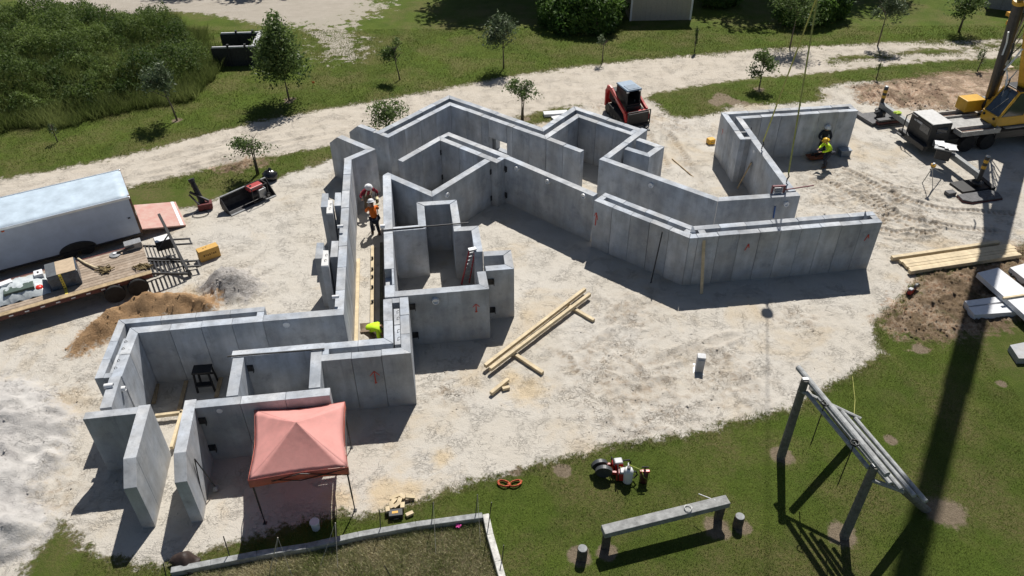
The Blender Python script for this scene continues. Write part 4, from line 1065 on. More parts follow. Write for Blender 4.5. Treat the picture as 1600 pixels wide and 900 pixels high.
# levelling tripod
t = thing('survey_tripod', 'surveying level on a tripod beside the crane', 'tripod', at2(1455, 290))
hp = at2(1457, 262, 1.35); c = Vector((hp.x, hp.y, 1.35))
for k, q in enumerate(((1441, 286), (1457, 296), (1476, 272))):
    f = at2(*q); obj('leg', MB().beam(c, f, .045, .03), mat('tripod_grey', (.36, .36, .35), rough=.6), t)
obj('head', MB().lathe([(.09, 0), (.09, .04)], 12, c), GREYM, t); obj('level', MB().box(c+Vector((0, 0, .14)), (.15, .26, .16), R(30)), YEL, t, bevel=.03); obj('lens_cap', MB().lathe([(.07, 0), (.06, .06)], 12, c+Vector((0, 0, .22))), WHITE, t)
# ============================================================ VEHICLES AND ATTACHMENTS
GLASS = mat('dark_tinted_glass', (.02, .03, .045), rough=.08, var=.02, bump=0, spec=.8)
TRAILW = mat('white_trailer_skin', (.46, .52, .62), rough=.35, var=.07, scale=1.2, bump=.06, bscale=2)
TRAILR = mat('trailer_roof_sheet', (.44, .53, .61), rough=.5, var=.10, scale=1.4, bump=.12, bscale=2.5)
def wheel(t, c, r, w, hub=None, axis_m=None, name='wheel'):
    """tyre with a rim as its own sub-part; axle along local y"""
    M3 = Matrix.Rotation(R(90), 3, 'X')
    o = local(name, MB().lathe([(r*.62, -w/2), (r*.95, -w/2), (r, -w*.35), (r, w*.35), (r*.95, w/2), (r*.62, w/2)], 24, c, M3), RUB, t)
    m = MB().lathe([(r*.6, -w*.30), (r*.62, w*.42), (r*.5, w*.40), (r*.42, w*.2), (r*.16, w*.26), (.01, w*.3)], 20, c, M3).lathe([(r*.6, w*.30), (r*.62, -w*.42), (r*.5, -w*.40), (r*.42, -w*.2), (r*.16, -w*.26), (.01, -w*.3)], 20, c, M3)
    for k in range(8):
        a = k*math.pi/4; m.box((c[0]+r*.3*math.cos(a), c[1]-w*.26, c[2]+r*.3*math.sin(a)), (.04, .05, .04))
    h = local('rim', m, hub or GREYM, o)
    return o
# ---- enclosed trailer
a = at2(202, 306, 2.62); ang = R(209.9)
t = thing('box_trailer', 'long white enclosed cargo trailer with its rear ramp lowered, cut off by the left edge', 'trailer', (a.x, a.y, 0), ang)
Lx, Wy = 11., -3.15      # x along the trailer away from the ramp, -y away from the camera
local('side_wall', MB().box((Lx/2, -.03, 1.5), (Lx, .06, 2.1)), TRAILW, t, bevel=.01)
local('side_wall', MB().box((Lx/2, Wy+.03, 1.5), (Lx, .06, 2.1)), TRAILW, t, bevel=.01)
local('roof', MB().sheet([[(x, Wy*(j/8), 2.56+.10*math.sin(math.pi*j/8)+.018*math.sin(x*2.1+j)*math.sin(math.pi*j/8)) for j in range(9)] for x in [Lx*i/22 for i in range(23)]]), TRAILR, t, smooth=True, solid=.02)
local('roof_trim', MB().beam((0, .01, 2.54), (Lx, .01, 2.54), .07, .13), mat('bright_aluminium', (.68, .72, .76), rough=.3, metal=.5, var=.05), t, bevel=.02)
local('roof_trim', MB().beam((0, Wy, 2.54), (Lx, Wy, 2.54), .07, .13), MATS['bright_aluminium'], t, bevel=.02)
local('floor', MB().box((Lx/2, Wy/2, .45), (Lx, -Wy-.1, .1)), WOOD2, t)
BRN = mat('brown_door_edge', (.16, .09, .06), rough=.7, var=.3)
local('rear_frame', MB().box((.03, -.05, 1.5), (.1, .11, 2.15)).box((.03, Wy+.05, 1.5), (.1, .11, 2.15)).box((.03, Wy/2, 2.53), (.1, -Wy-.2, .12)), BRN, t)
local('rear_door', MB().beam((-.05, Wy/2, .5), (-2.1, Wy/2, .07), 2.7, .07), mat('pinkish_ramp_board', (.46, .23, .20), rough=.8, var=.12, scale=3, dirt=(.50, .36, .31)), t)
local('ramp_edge_strip', MB().beam((-1.85, Wy/2, .165), (-2.0, Wy/2, .135), 2.7, .012), WHITE, t)
local('bottom_rail', MB().beam((0, .0, .42), (Lx, .0, .42), .08, .1), BLK, t)
arch = [(3.0+.82*math.cos(R(k)), .012, .45+.42*math.sin(R(k))) for k in range(0, 181, 15)]
local('fender', MB().tube(arch, .035, 6), STEEL, t)
local('wheel_well', MB().poly([(p[0], .006, p[2]) for p in arch], [tuple(range(len(arch)))]), BLK, t)
wheel(t, (2.62, -.12, .38), .34, .2); wheel(t, (3.4, -.12, .38), .34, .2)
local('marker_light', MB().box((5.6, .02, 2.42), (.12, .04, .06)), mat('orange_lens', (.6, .1, .03), rough=.3), t)
local('door_latch', MB().box((.35, .02, 1.45), (.12, .04, .05)), BLK, t)
# ---- flatbed trailer
a = at2(238, 428, .9); b_ = at2(0, 496, .9); ang = dirz(a, b_)
t = thing('flatbed_trailer', 'wooden-decked flatbed trailer with loading ramps, parked below the enclosed trailer', 'trailer', (a.x, a.y, 0), ang)
Lf = 9.5; DW = 2.65
DECK = mat('deck_planks', (.24, .18, .13), rough=.85, var=.22, scale=4, bump=.35, rnd=.2, dirt=(.40, .33, .26))
for k in range(12):
    y = -.14-DW/12*(k+.5); local('deck_plank', MB().box((Lf/2, y, .9), (Lf, DW/12-.02, .05)), DECK, t)
REDFR = mat('dark_red_frame', (.10, .03, .025), rough=.6, var=.25)
local('side_rail', MB().box((Lf/2, -.06, .82), (Lf, .1, .2)), REDFR, t, bevel=.01); local('side_rail', MB().box((Lf/2, -DW-.2, .82), (Lf, .1, .2)), REDFR, t)
local('outer_deck', MB().box((Lf/2, -.14, .935), (Lf, .26, .03)), WOOD2, t)
local('chassis', MB().box((Lf/2, -.8, .6), (Lf-.2, .1, .25)).box((Lf/2, -DW+.6, .6), (Lf-.2, .1, .25)), BLK, t)
for k in range(10): local('reflector', MB().box((.9+k*.62, -.005, .82), (.17, .012, .05)), WHITE, t)
for x in (.75, 1.75):
    wheel(t, (x, .02, .45), .45, .24); wheel(t, (x, -DW, .45), .44, .24)
# ramps with cross bars, folded flat to the ground
for s, (y0, y1) in enumerate(((-.1, -1.25), (-1.5, -2.7))):
    m = MB().beam((0, y0, .86), (-1.45, y0, .3), .07, .1).beam((0, y1, .86), (-1.45, y1, .3), .07, .1)
    r_ = local('ramp', m, BLK, t)
    for k in range(9):
        f = (k+.5)/9; local('ramp_bar', MB().beam((-1.45*f, y0, .86-.56*f), (-1.45*f, y1, .86-.56*f), .06, .05), STEEL, r_)
fr = MB().beam((-1.15, -3.1, 2.1), (-1.5, -.3, .35), .12, .12).beam((-1.5, -.3, .35), (-1.55, -.2, .1), .16, .16).beam((-1.3, -2.2, 1.45), (-.6, -2.2, .75), .05, .05)
local('ramp_frame', fr, STEEL, t)
for y, z in ((-1.9, .95), (-.55, .45)):
    local('ramp_foot', MB().beam((-1.35, y, z), (-2.15, y+.15, z-.12), .07, .07).beam((-1.35, y-.5, z), (-2.15, y-.35, z-.12), .07, .07).beam((-2.1, y+.15, z-.12), (-2.1, y-.35, z-.12), .07, .07), STEEL, t)
# cargo: every piece rests on the deck
FT = t.matrix_basis.copy()
def deck(x, y, z=.93): return FT @ Vector((x, y, z))
def dpx(px, py, z=.93): return at2(px, py, z)
c = dpx(101, 432, 1.2); t2 = thing('wrapped_crate', 'large square crate with a tan cardboard lid and dark wrap on the deck', 'crate', (c.x, c.y, .95), ang)
local('crate_body', MB().box((0, 0, .38), (1.25, 1.15, .76)), mat('dark_blue_wrap', (.05, .07, .10), rough=.25, var=.3, scale=6, bump=.4, bscale=10), t2, bevel=.03)
local('cardboard_lid', MB().box((-.18, 0, .775), (.78, 1.12, .03)), mat('tan_cardboard', (.46, .36, .25), rough=.85, var=.08), t2)
local('lid_wrap', MB().box((.42, 0, .77), (.42, 1.14, .03)), mat('slate_sheet', (.10, .11, .12), rough=.5), t2)
yst = local('yellow_strap', MB().box((.1, .60, .36), (.12, .02, .8)).box((.1, .82, -.02), (.12, .5, .02)), mat('yellow_webbing', (.66, .52, .08), rough=.7), t2)
for k in range(6): local('strap_mark', MB().box((.1+.02*(k % 2), .612, .02+k*.12), (.05, .006, .05)), BLK, yst)
c = dpx(28, 452, 1.05); t2 = thing('wrapped_bundle', 'lumpy bundle under clear plastic sheeting at the left picture edge', 'bundle', (c.x, c.y, .95), ang)
rows = []
for i in range(15):
    rows.append([((i/14-.5)*2.5, (j/10-.5)*1.7, .45*(math.sin(math.pi*i/14)*math.sin(math.pi*j/10))**.5+.06*math.sin(i*1.9+j*1.3)*math.sin(math.pi*i/14)) for j in range(11)])
local('plastic_sheet', MB().sheet(rows), mat('clear_crumpled_plastic', (.40, .45, .47), rough=.25, var=.35, scale=5, bump=.8, bscale=7, spec=.7, dirt=(.62, .66, .67)), t2, smooth=True)
local('white_block', MB().box((.35, -.2, .42), (.5, .3, .16), .2), WHITE, t2); local('green_load', MB().box((-.1, .35, .3), (1.2, .5, .2)), mat('dark_green_load', (.06, .09, .075), rough=.6), t2, bevel=.03)
c = dpx(62, 432, 1.15); t2 = thing('white_box', 'small upright white box with markings beside the wrapped crate', 'box', (c.x, c.y, .95), ang)
local('box', MB().box((0, 0, .22), (.36, .42, .44)), WHITE, t2, bevel=.02)
local('box_mark', MB().box((0, .0, .443), (.08, .16, .004)), BLK, t2)
o = obj('red_cap', MB().ball((0, 0, 0), .2, 12, (1, 1, .7)), mat('bright_red_plastic', (.62, .03, .02), rough=.35), None, smooth=True); o.location = dpx(61, 450, 1.1); tag(o, 'bright red rounded cap in front of the small white box', 'cap')
c = dpx(209, 385, 1.0); t2 = thing('tool_box', 'grey metal box lying on the deck against the enclosed trailer', 'tool box', (c.x, c.y, .93), ang)
local('body', MB().box((0, 0, .16), (.75, .42, .30)), GREYM, t2, bevel=.02); local('lid', MB().box((0, 0, .32), (.76, .44, .03)), GALV, t2)
t2 = thing('angle_grinder', 'large wheel grinder with a long arm on the trailer deck', 'grinder', dpx(180, 398, .95), ang)
local('disc', MB().lathe([(.26, 0), (.26, .03), (.09, .05), (.01, .06)], 20), GREYM, t2); local('hub', MB().lathe([(.09, .05), (.08, .1), (.01, .1)], 10), WHITE, t2); local('arm', MB().beam((-.1, 0, .07), (-.9, .05, .2), .08, .08), STEEL, t2)
t2 = thing('coiled_hose', 'pale hose trailing to a tangled heap of straps on the deck', 'hose', dpx(163, 422, .95), 0)
obj('hose', MB().tube([dpx(122, 404, .97), dpx(133, 411, 1.0), dpx(148, 418, 1.02), dpx(160, 420, 1.0)], .05, 8), mat('pale_hose', (.55, .46, .3), rough=.7), t2, smooth=True)
m = MB()
for k in range(7):
    cc = dpx(163, 422, 1.0); m.tube([cc+Vector((random.gauss(0, .2), random.gauss(0, .16), random.uniform(-.05, .12))) for _ in range(6)], .03, 5)
obj('strap_heap', m, mat('olive_straps', (.20, .15, .07), rough=.8, var=.3), t2)
t2 = thing('strap_heap', 'second tangle of ratchet straps at the ramp end of the deck', 'straps', dpx(222, 415, .95), 0)
m = MB()
for k in range(7):
    cc = dpx(222, 416, .99); m.tube([cc+Vector((random.gauss(0, .28), random.gauss(0, .12), random.uniform(-.04, .08))) for _ in range(6)], .03, 5)
obj('straps', m, MATS['olive_straps'], t2)
t2 = thing('control_box', 'dark pump unit with a white top standing at the head of the ramps', 'pump unit', dpx(255, 378, .8), ang)
local('unit', MB().box((0, 0, -.05), (.75, .55, .5)), BLK, t2, bevel=.02); local('cover', MB().box((0, 0, .215), (.7, .5, .03)), WHITE, t2)
# ---- yellow carton
q = at2(328, 402); t = thing('cardboard_carton', 'yellow-tan cardboard carton with dark lettering standing on the sand', 'carton', (q.x, q.y, 0), R(37))
local('box', MB().box((0, .0, .3), (1.0, .42, .6)), mat('yellow_carton', (.55, .33, .09), rough=.8, var=.06), t, bevel=.01)
CTX = mat('carton_print', (.13, .08, .03), rough=.9)
for k, w_ in enumerate((.07, .04, .06, .05, .03, .07, .05)):
    local('lettering', MB().box((-.28+k*.095, -.213, .31+.015*math.sin(k*2)), (w_, .005, .09+.03*(k % 3 == 0))), CTX, t)
local('flap', MB().box((-.2, .0, .605), (.07, .03, .02)).box((-.05, .05, .605), (.07, .03, .02)), CTX, t)
# ---- auger attachment
q = at2(322, 326); t = thing('auger_drive', 'black auger attachment on a dark red base, tipped up on the edge of the ramp', 'attachment', (q.x, q.y, 0), R(20))
local('base', MB().box((0, 0, .22), (.75, .5, .34)), mat('dark_red_steel', (.12, .02, .02), rough=.6, var=.3), t, bevel=.03)
local('tube', MB().tube([(-.1, .1, .35), (-.35, .55, 1.45)], [.16, .13], 12), BLK, t); local('tube_end', MB().tube([(-.35, .55, 1.45), (-.38, .6, 1.6)], .17, 12), STEEL, t)
local('arm', MB().beam((-.6, .3, 1.0), (.25, 0, .45), .1, .1).beam((-.2, -.2, .3), (-.65, .2, .9), .07, .07), STEEL, t)
local('foot_ring', MB().tube([(-.3+.42*math.cos(a), -.55+.3*math.sin(a), .03) for a in [math.pi*2*k/16 for k in range(17)]], .02, 5), STEEL, t)
# ---- loader bucket with a generator in it
q0 = at2(362, 338); q1 = at2(432, 306); ang2 = dirz(q0, q1)
t = thing('loader_bucket', 'black steel loader bucket lying on the sand, open side to the camera', 'bucket attachment', (q0.x, q0.y, 0), ang2)
BW = (q1-q0).length*1.0
prof = [(0, 0), (.45, .0), (.85, .12), (.95, .45), (.8, .85)]
for x in (0, BW): local('side_plate', MB().poly([(x-.02, y, z) for y, z in prof]+[(x+.02, y, z) for y, z in prof], [(0, 1, 2, 3, 4), (9, 8, 7, 6, 5), (0, 5, 6, 1), (1, 6, 7, 2), (2, 7, 8, 3), (3, 8, 9, 4), (4, 9, 5, 0)]), STEEL, t)
local('shell', MB().sheet([[(x, y, z) for y, z in prof] for x in (0, BW)]), mat('worn_black_steel', (.035, .035, .038), rough=.5, var=.35), t, solid=.03)
local('cutting_edge', MB().box((BW/2, .03, .03), (BW, .12, .03)), GREYM, t); local('top_lip', MB().beam((0, .8, .86), (BW, .8, .86), .08, .05), GREYM, t)
q = Vector((q0.x, q0.y, 0))+Vector((math.cos(ang2), math.sin(ang2), 0))*BW*.68+Vector((-math.sin(ang2), math.cos(ang2), 0))*.35
t = thing('generator', 'red topped portable generator sitting in the loader bucket', 'generator', (q.x, q.y, .12), ang2)
local('tank', MB().box((-.05, .1, .72), (.85, .5, .22)), mat('faded_red', (.40, .06, .06), rough=.4, var=.1), t, bevel=.05); local('fuel_cap', MB().lathe([(.06, .83), (.06, .87), (.01, .87)], 10, (-.25, .1, 0)), BLK, t)
local('engine', MB().box((.2, -.05, .35), (.45, .45, .5)), GREYM, t, bevel=.03); local('alternator', MB().lathe([(.2, -.2), (.2, .2)], 14, (-.25, 0, .33), Matrix.Rotation(R(90), 3, 'Y')), BLK, t)
wf = MB()
for x in (-.45, .5):
    for y in (-.32, .32): wf.beam((x, y, 0), (x, y, .85), .035, .035)
    wf.beam((x, -.32, .85), (x, .32, .85), .035, .035)
for y in (-.32, .32): wf.beam((-.45, y, .85), (.5, y, .85), .035, .035).beam((-.45, y, .03), (.5, y, .03), .035, .035)
local('frame', wf, STEEL, t); wheel(t, (.42, -.38, .18), .16, .09)
# ---- black trash bag
o = obj('trash_bag', MB().ball((0, 0, .28), .42, 14, (1.05, .9, .8), jit=.12).ball((.05, .05, .6), .12, 8, (1, 1, 1.2), jit=.2), mat('shiny_black_plastic', (.012, .012, .014), rough=.22, spec=.7, bump=.6, bscale=9), None, smooth=True); o.location = at2(423, 281); tag(o, 'shiny black rubbish bag beside the small sapling', 'rubbish bag')

# ---- compact track loader
t = thing('track_loader', 'red and black compact track loader parked at the edge of the dirt road', 'loader', (7.62, 46.95, 0), R(-68))
K = 1.0
for s in (-1, 1):
    y = s*.78
    prof = [(-1.15, .12), (-1.3, .32), (-1.2, .62), (-.9, .78), (.55, .60), (1.15, .42), (1.2, .22), (1.05, .05), (-.95, .02)]
    tr = local('track', MB().poly([(x, y-.2, z) for x, z in prof]+[(x, y+.2, z) for x, z in prof], [tuple(range(9)), tuple(range(9, 18))[::-1]]+[(i, i+9, (i+1) % 9+9, (i+1) % 9) for i in range(9)]), RUB, t, bevel=.02)
    for x, z, r in ((-.9, .45, .26), (-.4, .2, .14), (0, .2, .14), (.4, .2, .14), (.95, .28, .2)):
        local('track_roller', MB().lathe([(r, -.21), (r, .21)], 14, (x, y, z), Matrix.Rotation(R(90), 3, 'X')), mat('dusty_black_steel', (.06, .055, .05), rough=.8, var=.3), tr)
    for k in range(14): 
        f = k/13; local('track_lug', MB().box((-.95+2.0*f, y, .0), (.05, .42, .05)), RUB, tr)
local('body', MB().box((-.25, 0, .72), (2.0, 1.1, .75)), BLK, t, bevel=.05)
local('engine_hood', MB().box((-1.15, 0, 1.2), (.7, 1.25, .75), taper=.9), BLK, t, bevel=.05)
local('rear_door', MB().box((-1.52, 0, .95), (.08, 1.2, .9)), RED, t, bevel=.03)
c_ = MB()
for x in (-.75, .62):
    for y in (-.48, .48): c_.beam((x, y, 1.0), (x*(.95 if x < 0 else .88), y*.96, 2.1), .09, .07)
c_.box((-.05, 0, 1.15), (1.4, 1.05, .08))
cab = local('cab', c_, BLK, t)
local('roof', MB().box((-.08, 0, 2.14), (1.5, 1.12, .09), taper=.94), mat('blue_grey_roof', (.25, .33, .42), rough=.4, var=.12), cab, bevel=.02)
local('roof_panel', MB().box((.25, 0, 2.2), (.6, .8, .02)), mat('blue_grey_roof2', (.16, .22, .29), rough=.5), cab)
for y in (-.50, .50): local('side_screen', MB().box((-.08, y, 1.55), (1.25, .015, .9)), mat('dark_mesh', (.02, .022, .025), rough=.5), cab)
local('rear_window', MB().box((-.74, 0, 1.6), (.02, .85, .7)), GLASS, cab)
local('seat', MB().box((-.25, 0, 1.0), (.5, .5, .15)).box((-.48, 0, 1.3), (.12, .48, .6)), BLK, cab, bevel=.04)
local('control_levers', MB().beam((.25, -.3, .9), (.3, -.3, 1.3), .04, .04).beam((.25, .3, .9), (.3, .3, 1.3), .04, .04), GREYM, cab)
for s in (-1, 1):
    y = s*.79
    ar = MB()
    P_ = [(-1.45, 1.35), (-1.25, 1.78), (-.85, 1.70), (.55, 1.05), (1.05, .85), (1.3, .35)]
    W_ = [.28, .26, .26, .26, .3, .22]
    for i in range(5): ar.beam((P_[i][0], y, P_[i][1]), (P_[i+1][0], y, P_[i+1][1]), .14, W_[i])
    am = local('lift_arm', ar, RED, t, bevel=.02)
    local('arm_lettering', MB().beam((-.35, y+s*.074, 1.46), (.25, y+s*.074, 1.19), .004, .07), mat('dull_white_print', (.45, .3, .3), rough=.6), am)
    local('lift_cylinder', MB().tube([(-1.0, y-s*.14, .9), (.1, y-s*.1, 1.15)], .05, 8), STEEL, t)
    local('rear_post', MB().beam((-1.45, y, .4), (-1.45, y, 1.5), .16, .24), RED, t, bevel=.02)
    local('tilt_cylinder', MB().tube([(1.0, s*.45, .95), (1.3, s*.45, .45)], .045, 8), STEEL, t)
local('cross_beam', MB().box((1.05, 0, .78), (.2, 1.5, .22)), RED, t, bevel=.02)
local('quick_attach_plate', MB().box((1.38, 0, .5), (.08, 1.5, .8)), BLK, t, bevel=.02)
fk = local('fork_frame', MB().beam((1.48, -.8, 1.05), (1.48, .8, 1.05), .05, .05).beam((1.48, -.8, .1), (1.48, .8, .1), .08, .1).beam((1.48, -.8, .1), (1.48, -.8, 1.05), .06, .06).beam((1.48, .8, .1), (1.48, .8, 1.05), .06, .06), STEEL, t)
for y in (-.35, .35): local('fork', MB().beam((1.5, y, .1), (2.3, y, .05), .12, .05), STEEL, t)
for y in (-.45, .45): local('headlight', MB().box((.58, y, 2.02), (.06, .16, .08)), WHITE, t)

# ---- mobile crane
t = thing('mobile_crane', 'yellow mobile crane on a black carrier, boom raised, at the right edge', 'crane', (24.5, 42.5, 0), R(12))
CRG = mat('crane_deck_grey', (.34, .34, .33), rough=.7, var=.18, scale=3)
CRB = mat('crane_black', (.028, .029, .032), rough=.45, var=.2)
CY = mat('crane_yellow', (.60, .34, .03), rough=.4, var=.08, scale=2, bump=.04)
local('chassis', MB().box((6.0, 0, .85), (11.5, 1.5, .35)), CRB, t, bevel=.02)
local('deck', MB().box((3.2, 0, 1.3), (3.4, 1.2, .06)), CRG, t)
local('deck', MB().box((7.5, 0, 1.3), (5.0, 2.5, .06)), CRG, t)
for s in (-1, 1):
    d_ = local('side_tray', MB().box((3.2, s*1.05-.32, 1.3), (2.6, .07, .3)).box((3.2, s*1.05+.32, 1.3), (2.6, .07, .3)).box((1.9, s*1.05, 1.3), (.07, .7, .3)).box((4.5, s*1.05, 1.3), (.07, .7, .3)).box((3.2, s*1.05, 1.17), (2.5, .6, .04)), mat('crane_pale_grey', (.42, .40, .37), rough=.7, var=.15), t)
    local('tray_slat', MB().box((3.2, s*1.05-.1, 1.23), (2.4, .08, .06)), BRN, d_); local('tray_slat', MB().box((3.2, s*1.05+.12, 1.23), (2.4, .08, .06)), BRN, d_)
    local('side_skirt', MB().box((7.2, s*1.3, .95), (5.6, .06, .45)), CRB, t)
    for x in (2.7, 4.1, 7.6, 9.0): wheel(t, (x, s*1.1, .52), .52, .34)
cb = local('carrier_cab', MB().box((.75, 0, 1.15), (1.4, 2.0, 1.45), taper=.97), CRB, t, bevel=.04)
local('cab_top', MB().box((.75, 0, 1.91), (1.3, 1.9, .05)), mat('dusty_white', (.50, .50, .49), rough=.6, var=.08), cb, bevel=.01)
local('cab_lettering', MB().box((.04, .1, 1.62), (.012, .5, .13)).box((.04, .5, 1.6), (.012, .18, .09)), mat('grey_lettering', (.4, .42, .45), rough=.5), cb)
local('windscreen', MB().box((.05, -.45, 1.45), (.02, .8, .45)), GLASS, cb)
local('side_window', MB().box((.8, -1.0, 1.5), (.7, .02, .35)), GLASS, cb)
local('grab_rail', MB().tube([(-.25, .95, .5), (-.25, .95, 1.7), (-.1, .75, 1.9), (-.1, .2, 1.9)], .035, 6).tube([(-.2, .6, .6), (-.2, .6, 1.6)], .03, 6), STEEL, cb)
local('bumper', MB().box((-.15, 0, .55), (.3, 2.5, .3)).box((-.35, .9, .5), (.3, .5, .08)), CRB, t, bevel=.02)
local('step', MB().box((.9, -1.25, .45), (.8, .3, .06)).box((.9, -1.2, .8), (.7, .25, .06)), STEEL, t)
for s, jx, jy, zt_ in ((-1, .55, -5.05, 1.95), (1, .65, 4.55, 1.9)):
    og = local('outrigger_beam', MB().beam((.6, s*.8, .75), (jx, jy, .72), .28, .34), mat('outrigger_grey', (.27, .28, .28), rough=.6, var=.15), t, bevel=.02)
    jk = local('outrigger_jack', MB().tube([(jx, jy, .15), (jx, jy, 1.2)], .12, 12), CRB, t)
    for k in range(4):
        local('warning_band', MB().tube([(jx, jy, 1.2+k*.18), (jx, jy, 1.38+k*.18)], .135, 12), CY if k % 2 == 0 else CRB, jk)
    local('jack_cap', MB().lathe([(.13, 1.92), (.1, 1.99), (.01, 2.0)], 12, (jx, jy, 0)), GALV, jk)
    local('jack_foot', MB().lathe([(.32, .32), (.3, .38), (.12, .42)], 14, (jx, jy, 0)), STEEL, jk)
# superstructure
up = local('turntable', MB().lathe([(1.0, 1.3), (1.0, 1.5)], 24, (6.2, .2, 0)), CRB, t)
TB_ = local('upper_frame', MB().box((6.6, .35, 1.9), (3.4, .9, .8)), CY, t, bevel=.04)
wb = local('winch_housing', MB().box((4.35, 1.35, 1.85), (1.3, .9, .75)), CY, t, bevel=.04)
local('winch_drum', MB().lathe([(.36, -.3), (.36, .3)], 16, (5.15, 1.05, 1.9), Matrix.Rotation(R(90), 3, 'X')), CRB, wb)
local('yellow_bracket', MB().box((5.35, .85, 2.0), (.5, .5, 1.1)), CY, t, bevel=.03)
oc = (5.3, -.75)
cabm = local('operator_cab', MB().box((oc[0]+.95, oc[1], 1.62), (2.2, 1.05, .5)).beam((oc[0]-.1, oc[1]-.5, 1.8), (oc[0]+.55, oc[1]-.45, 3.1), .08, .1).beam((oc[0]-.1, oc[1]+.5, 1.8), (oc[0]+.55, oc[1]+.45, 3.1), .08, .1).beam((oc[0]+.55, oc[1]-.45, 3.1), (oc[0]+1.9, oc[1]-.5, 3.1), .08, .1).beam((oc[0]+1.2, oc[1]-.5, 1.8), (oc[0]+1.2, oc[1]-.48, 3.1), .08, .08).beam((oc[0]+2.0, oc[1]-.5, 1.4), (oc[0]+1.95, oc[1]-.5, 3.1), .1, .1).beam((oc[0]+2.0, oc[1]+.5, 1.4), (oc[0]+1.95, oc[1]+.5, 3.1), .1, .1), CY, t, bevel=.02)
local('front_glass', MB().poly([(oc[0]-.08, oc[1]-.46, 1.86), (oc[0]-.08, oc[1]+.46, 1.86), (oc[0]+.53, oc[1]+.42, 3.06), (oc[0]+.53, oc[1]-.42, 3.06)], [(0, 1, 2, 3)]), GLASS, cabm, solid=.015)
local('door_glass', MB().poly([(oc[0]+.0, oc[1]-.52, 1.88), (oc[0]+1.15, oc[1]-.53, 1.88), (oc[0]+1.15, oc[1]-.5, 3.05), (oc[0]+.6, oc[1]-.48, 3.05)], [(0, 1, 2, 3)]), GLASS, cabm, solid=.015)
local('rear_side_glass', MB().poly([(oc[0]+1.27, oc[1]-.53, 1.95), (oc[0]+1.9, oc[1]-.53, 1.95), (oc[0]+1.88, oc[1]-.5, 3.0), (oc[0]+1.27, oc[1]-.5, 3.05)], [(0, 1, 2, 3)]), GLASS, cabm, solid=.015)
local('cab_roof', MB().box((oc[0]+1.25, oc[1], 3.15), (1.45, 1.0, .07)), CRB, cabm, bevel=.02)
local('wiper', MB().beam((oc[0]-.05, oc[1]+.1, 1.95), (oc[0]+.3, oc[1]-.2, 2.7), .02, .02), GREYM, cabm)
for y in (-.3, .35): local('headlight', MB().lathe([(.07, 0), (.06, .04), (.01, .05)], 10, (oc[0]-.16, oc[1]+y, 1.7), Matrix.Rotation(R(-90), 3, 'Y')), BLK, cabm)
local('cab_base', MB().box((oc[0]+.9, oc[1], 1.35), (2.0, 1.0, .08)), CRB, cabm)
cabm.scale = (1.28, 1.28, 1.2); cabm.location = (-.28*5.3-.75, .28*.75+.35, -.2*1.3)
local('counterweight', MB().box((9.6, .2, 2.0), (1.1, 2.5, 1.2)), CY, t, bevel=.05)
TI = t.matrix_basis.inverted()
piv = Vector((31.0, 43.4, 2.6)); tip = Vector((13.85, 35.25, 46.5)); bd = (tip-piv).normalized()
def onb(l): return piv+bd*l
segs = [(0, 13, .95), (12.5, 24, .84), (23.5, 35, .74), (34.5, (tip-piv).length, .64)]
for l0, l1, w_ in segs:
    local('boom_section', MB().beam(TI @ onb(l0), TI @ onb(l1), w_*.85, w_, up=tuple(TI.to_3x3() @ Vector((0, 0, 1)))), CY, t, bevel=.04)
cl0 = at2(1548, 152, 2.3); mid = onb(11.5)+Vector((-.35, -.15, -.45)); cm = cl0.lerp(mid, .62)
local('lift_cylinder', MB().tube([TI @ cl0, TI @ cm], [.30, .29], 16), CRB, t)
local('cylinder_rod', MB().tube([TI @ cm, TI @ mid], .17, 12), GALV, t)
local('rod_collar', MB().tube([TI @ (cm-(mid-cl0).normalized()*.1), TI @ (cm+(mid-cl0).normalized()*.15)], .36, 16), CY, t)
for k in range(6):
    s0 = cl0.lerp(cm, .35+.07*k); q = s0+Vector((.55+.06*random.random(), .3, .1))
    local('hydraulic_hose', MB().tube([TI @ (cl0+Vector((.4, .2, .2+.1*k))), TI @ q, TI @ (onb(4+k)+Vector((-.3, -.3, -.2)))], .035, 6), CRB if k % 2 else GALV, t)
for k in range(9):
    w0 = at2(1566+3*(k % 4), 150-8*k, 3.0+.5*k); w1 = w0+Vector((random.uniform(-.2, .5), random.uniform(-.3, .3), random.uniform(.5, 1.3)))
    local('hose_fitting', MB().tube([TI @ w0, TI @ (w0.lerp(w1, .5)+Vector((.12, .1, 0))), TI @ w1], random.uniform(.03, .07), 6), (GALV, CRB, WHITE)[k % 3], t)
local('walkway_plate', MB().box(TI @ at2(1570, 104, 4.2), (.9, .5, .05)), mat('beige_plate', (.45, .38, .28), rough=.6), t)
for k in range(4):
    local('valve_block', MB().box(TI @ at2(1578+4*(k % 2), 22+7*k, 7.2-.4*k), (.3, .3, .22)), CY if k % 2 else mat('amber_housing', (.65, .35, .05), rough=.35), t)
local('boom_head', MB().box(TI @ tip, (.9, .6, .9)), CY, t, bevel=.05)
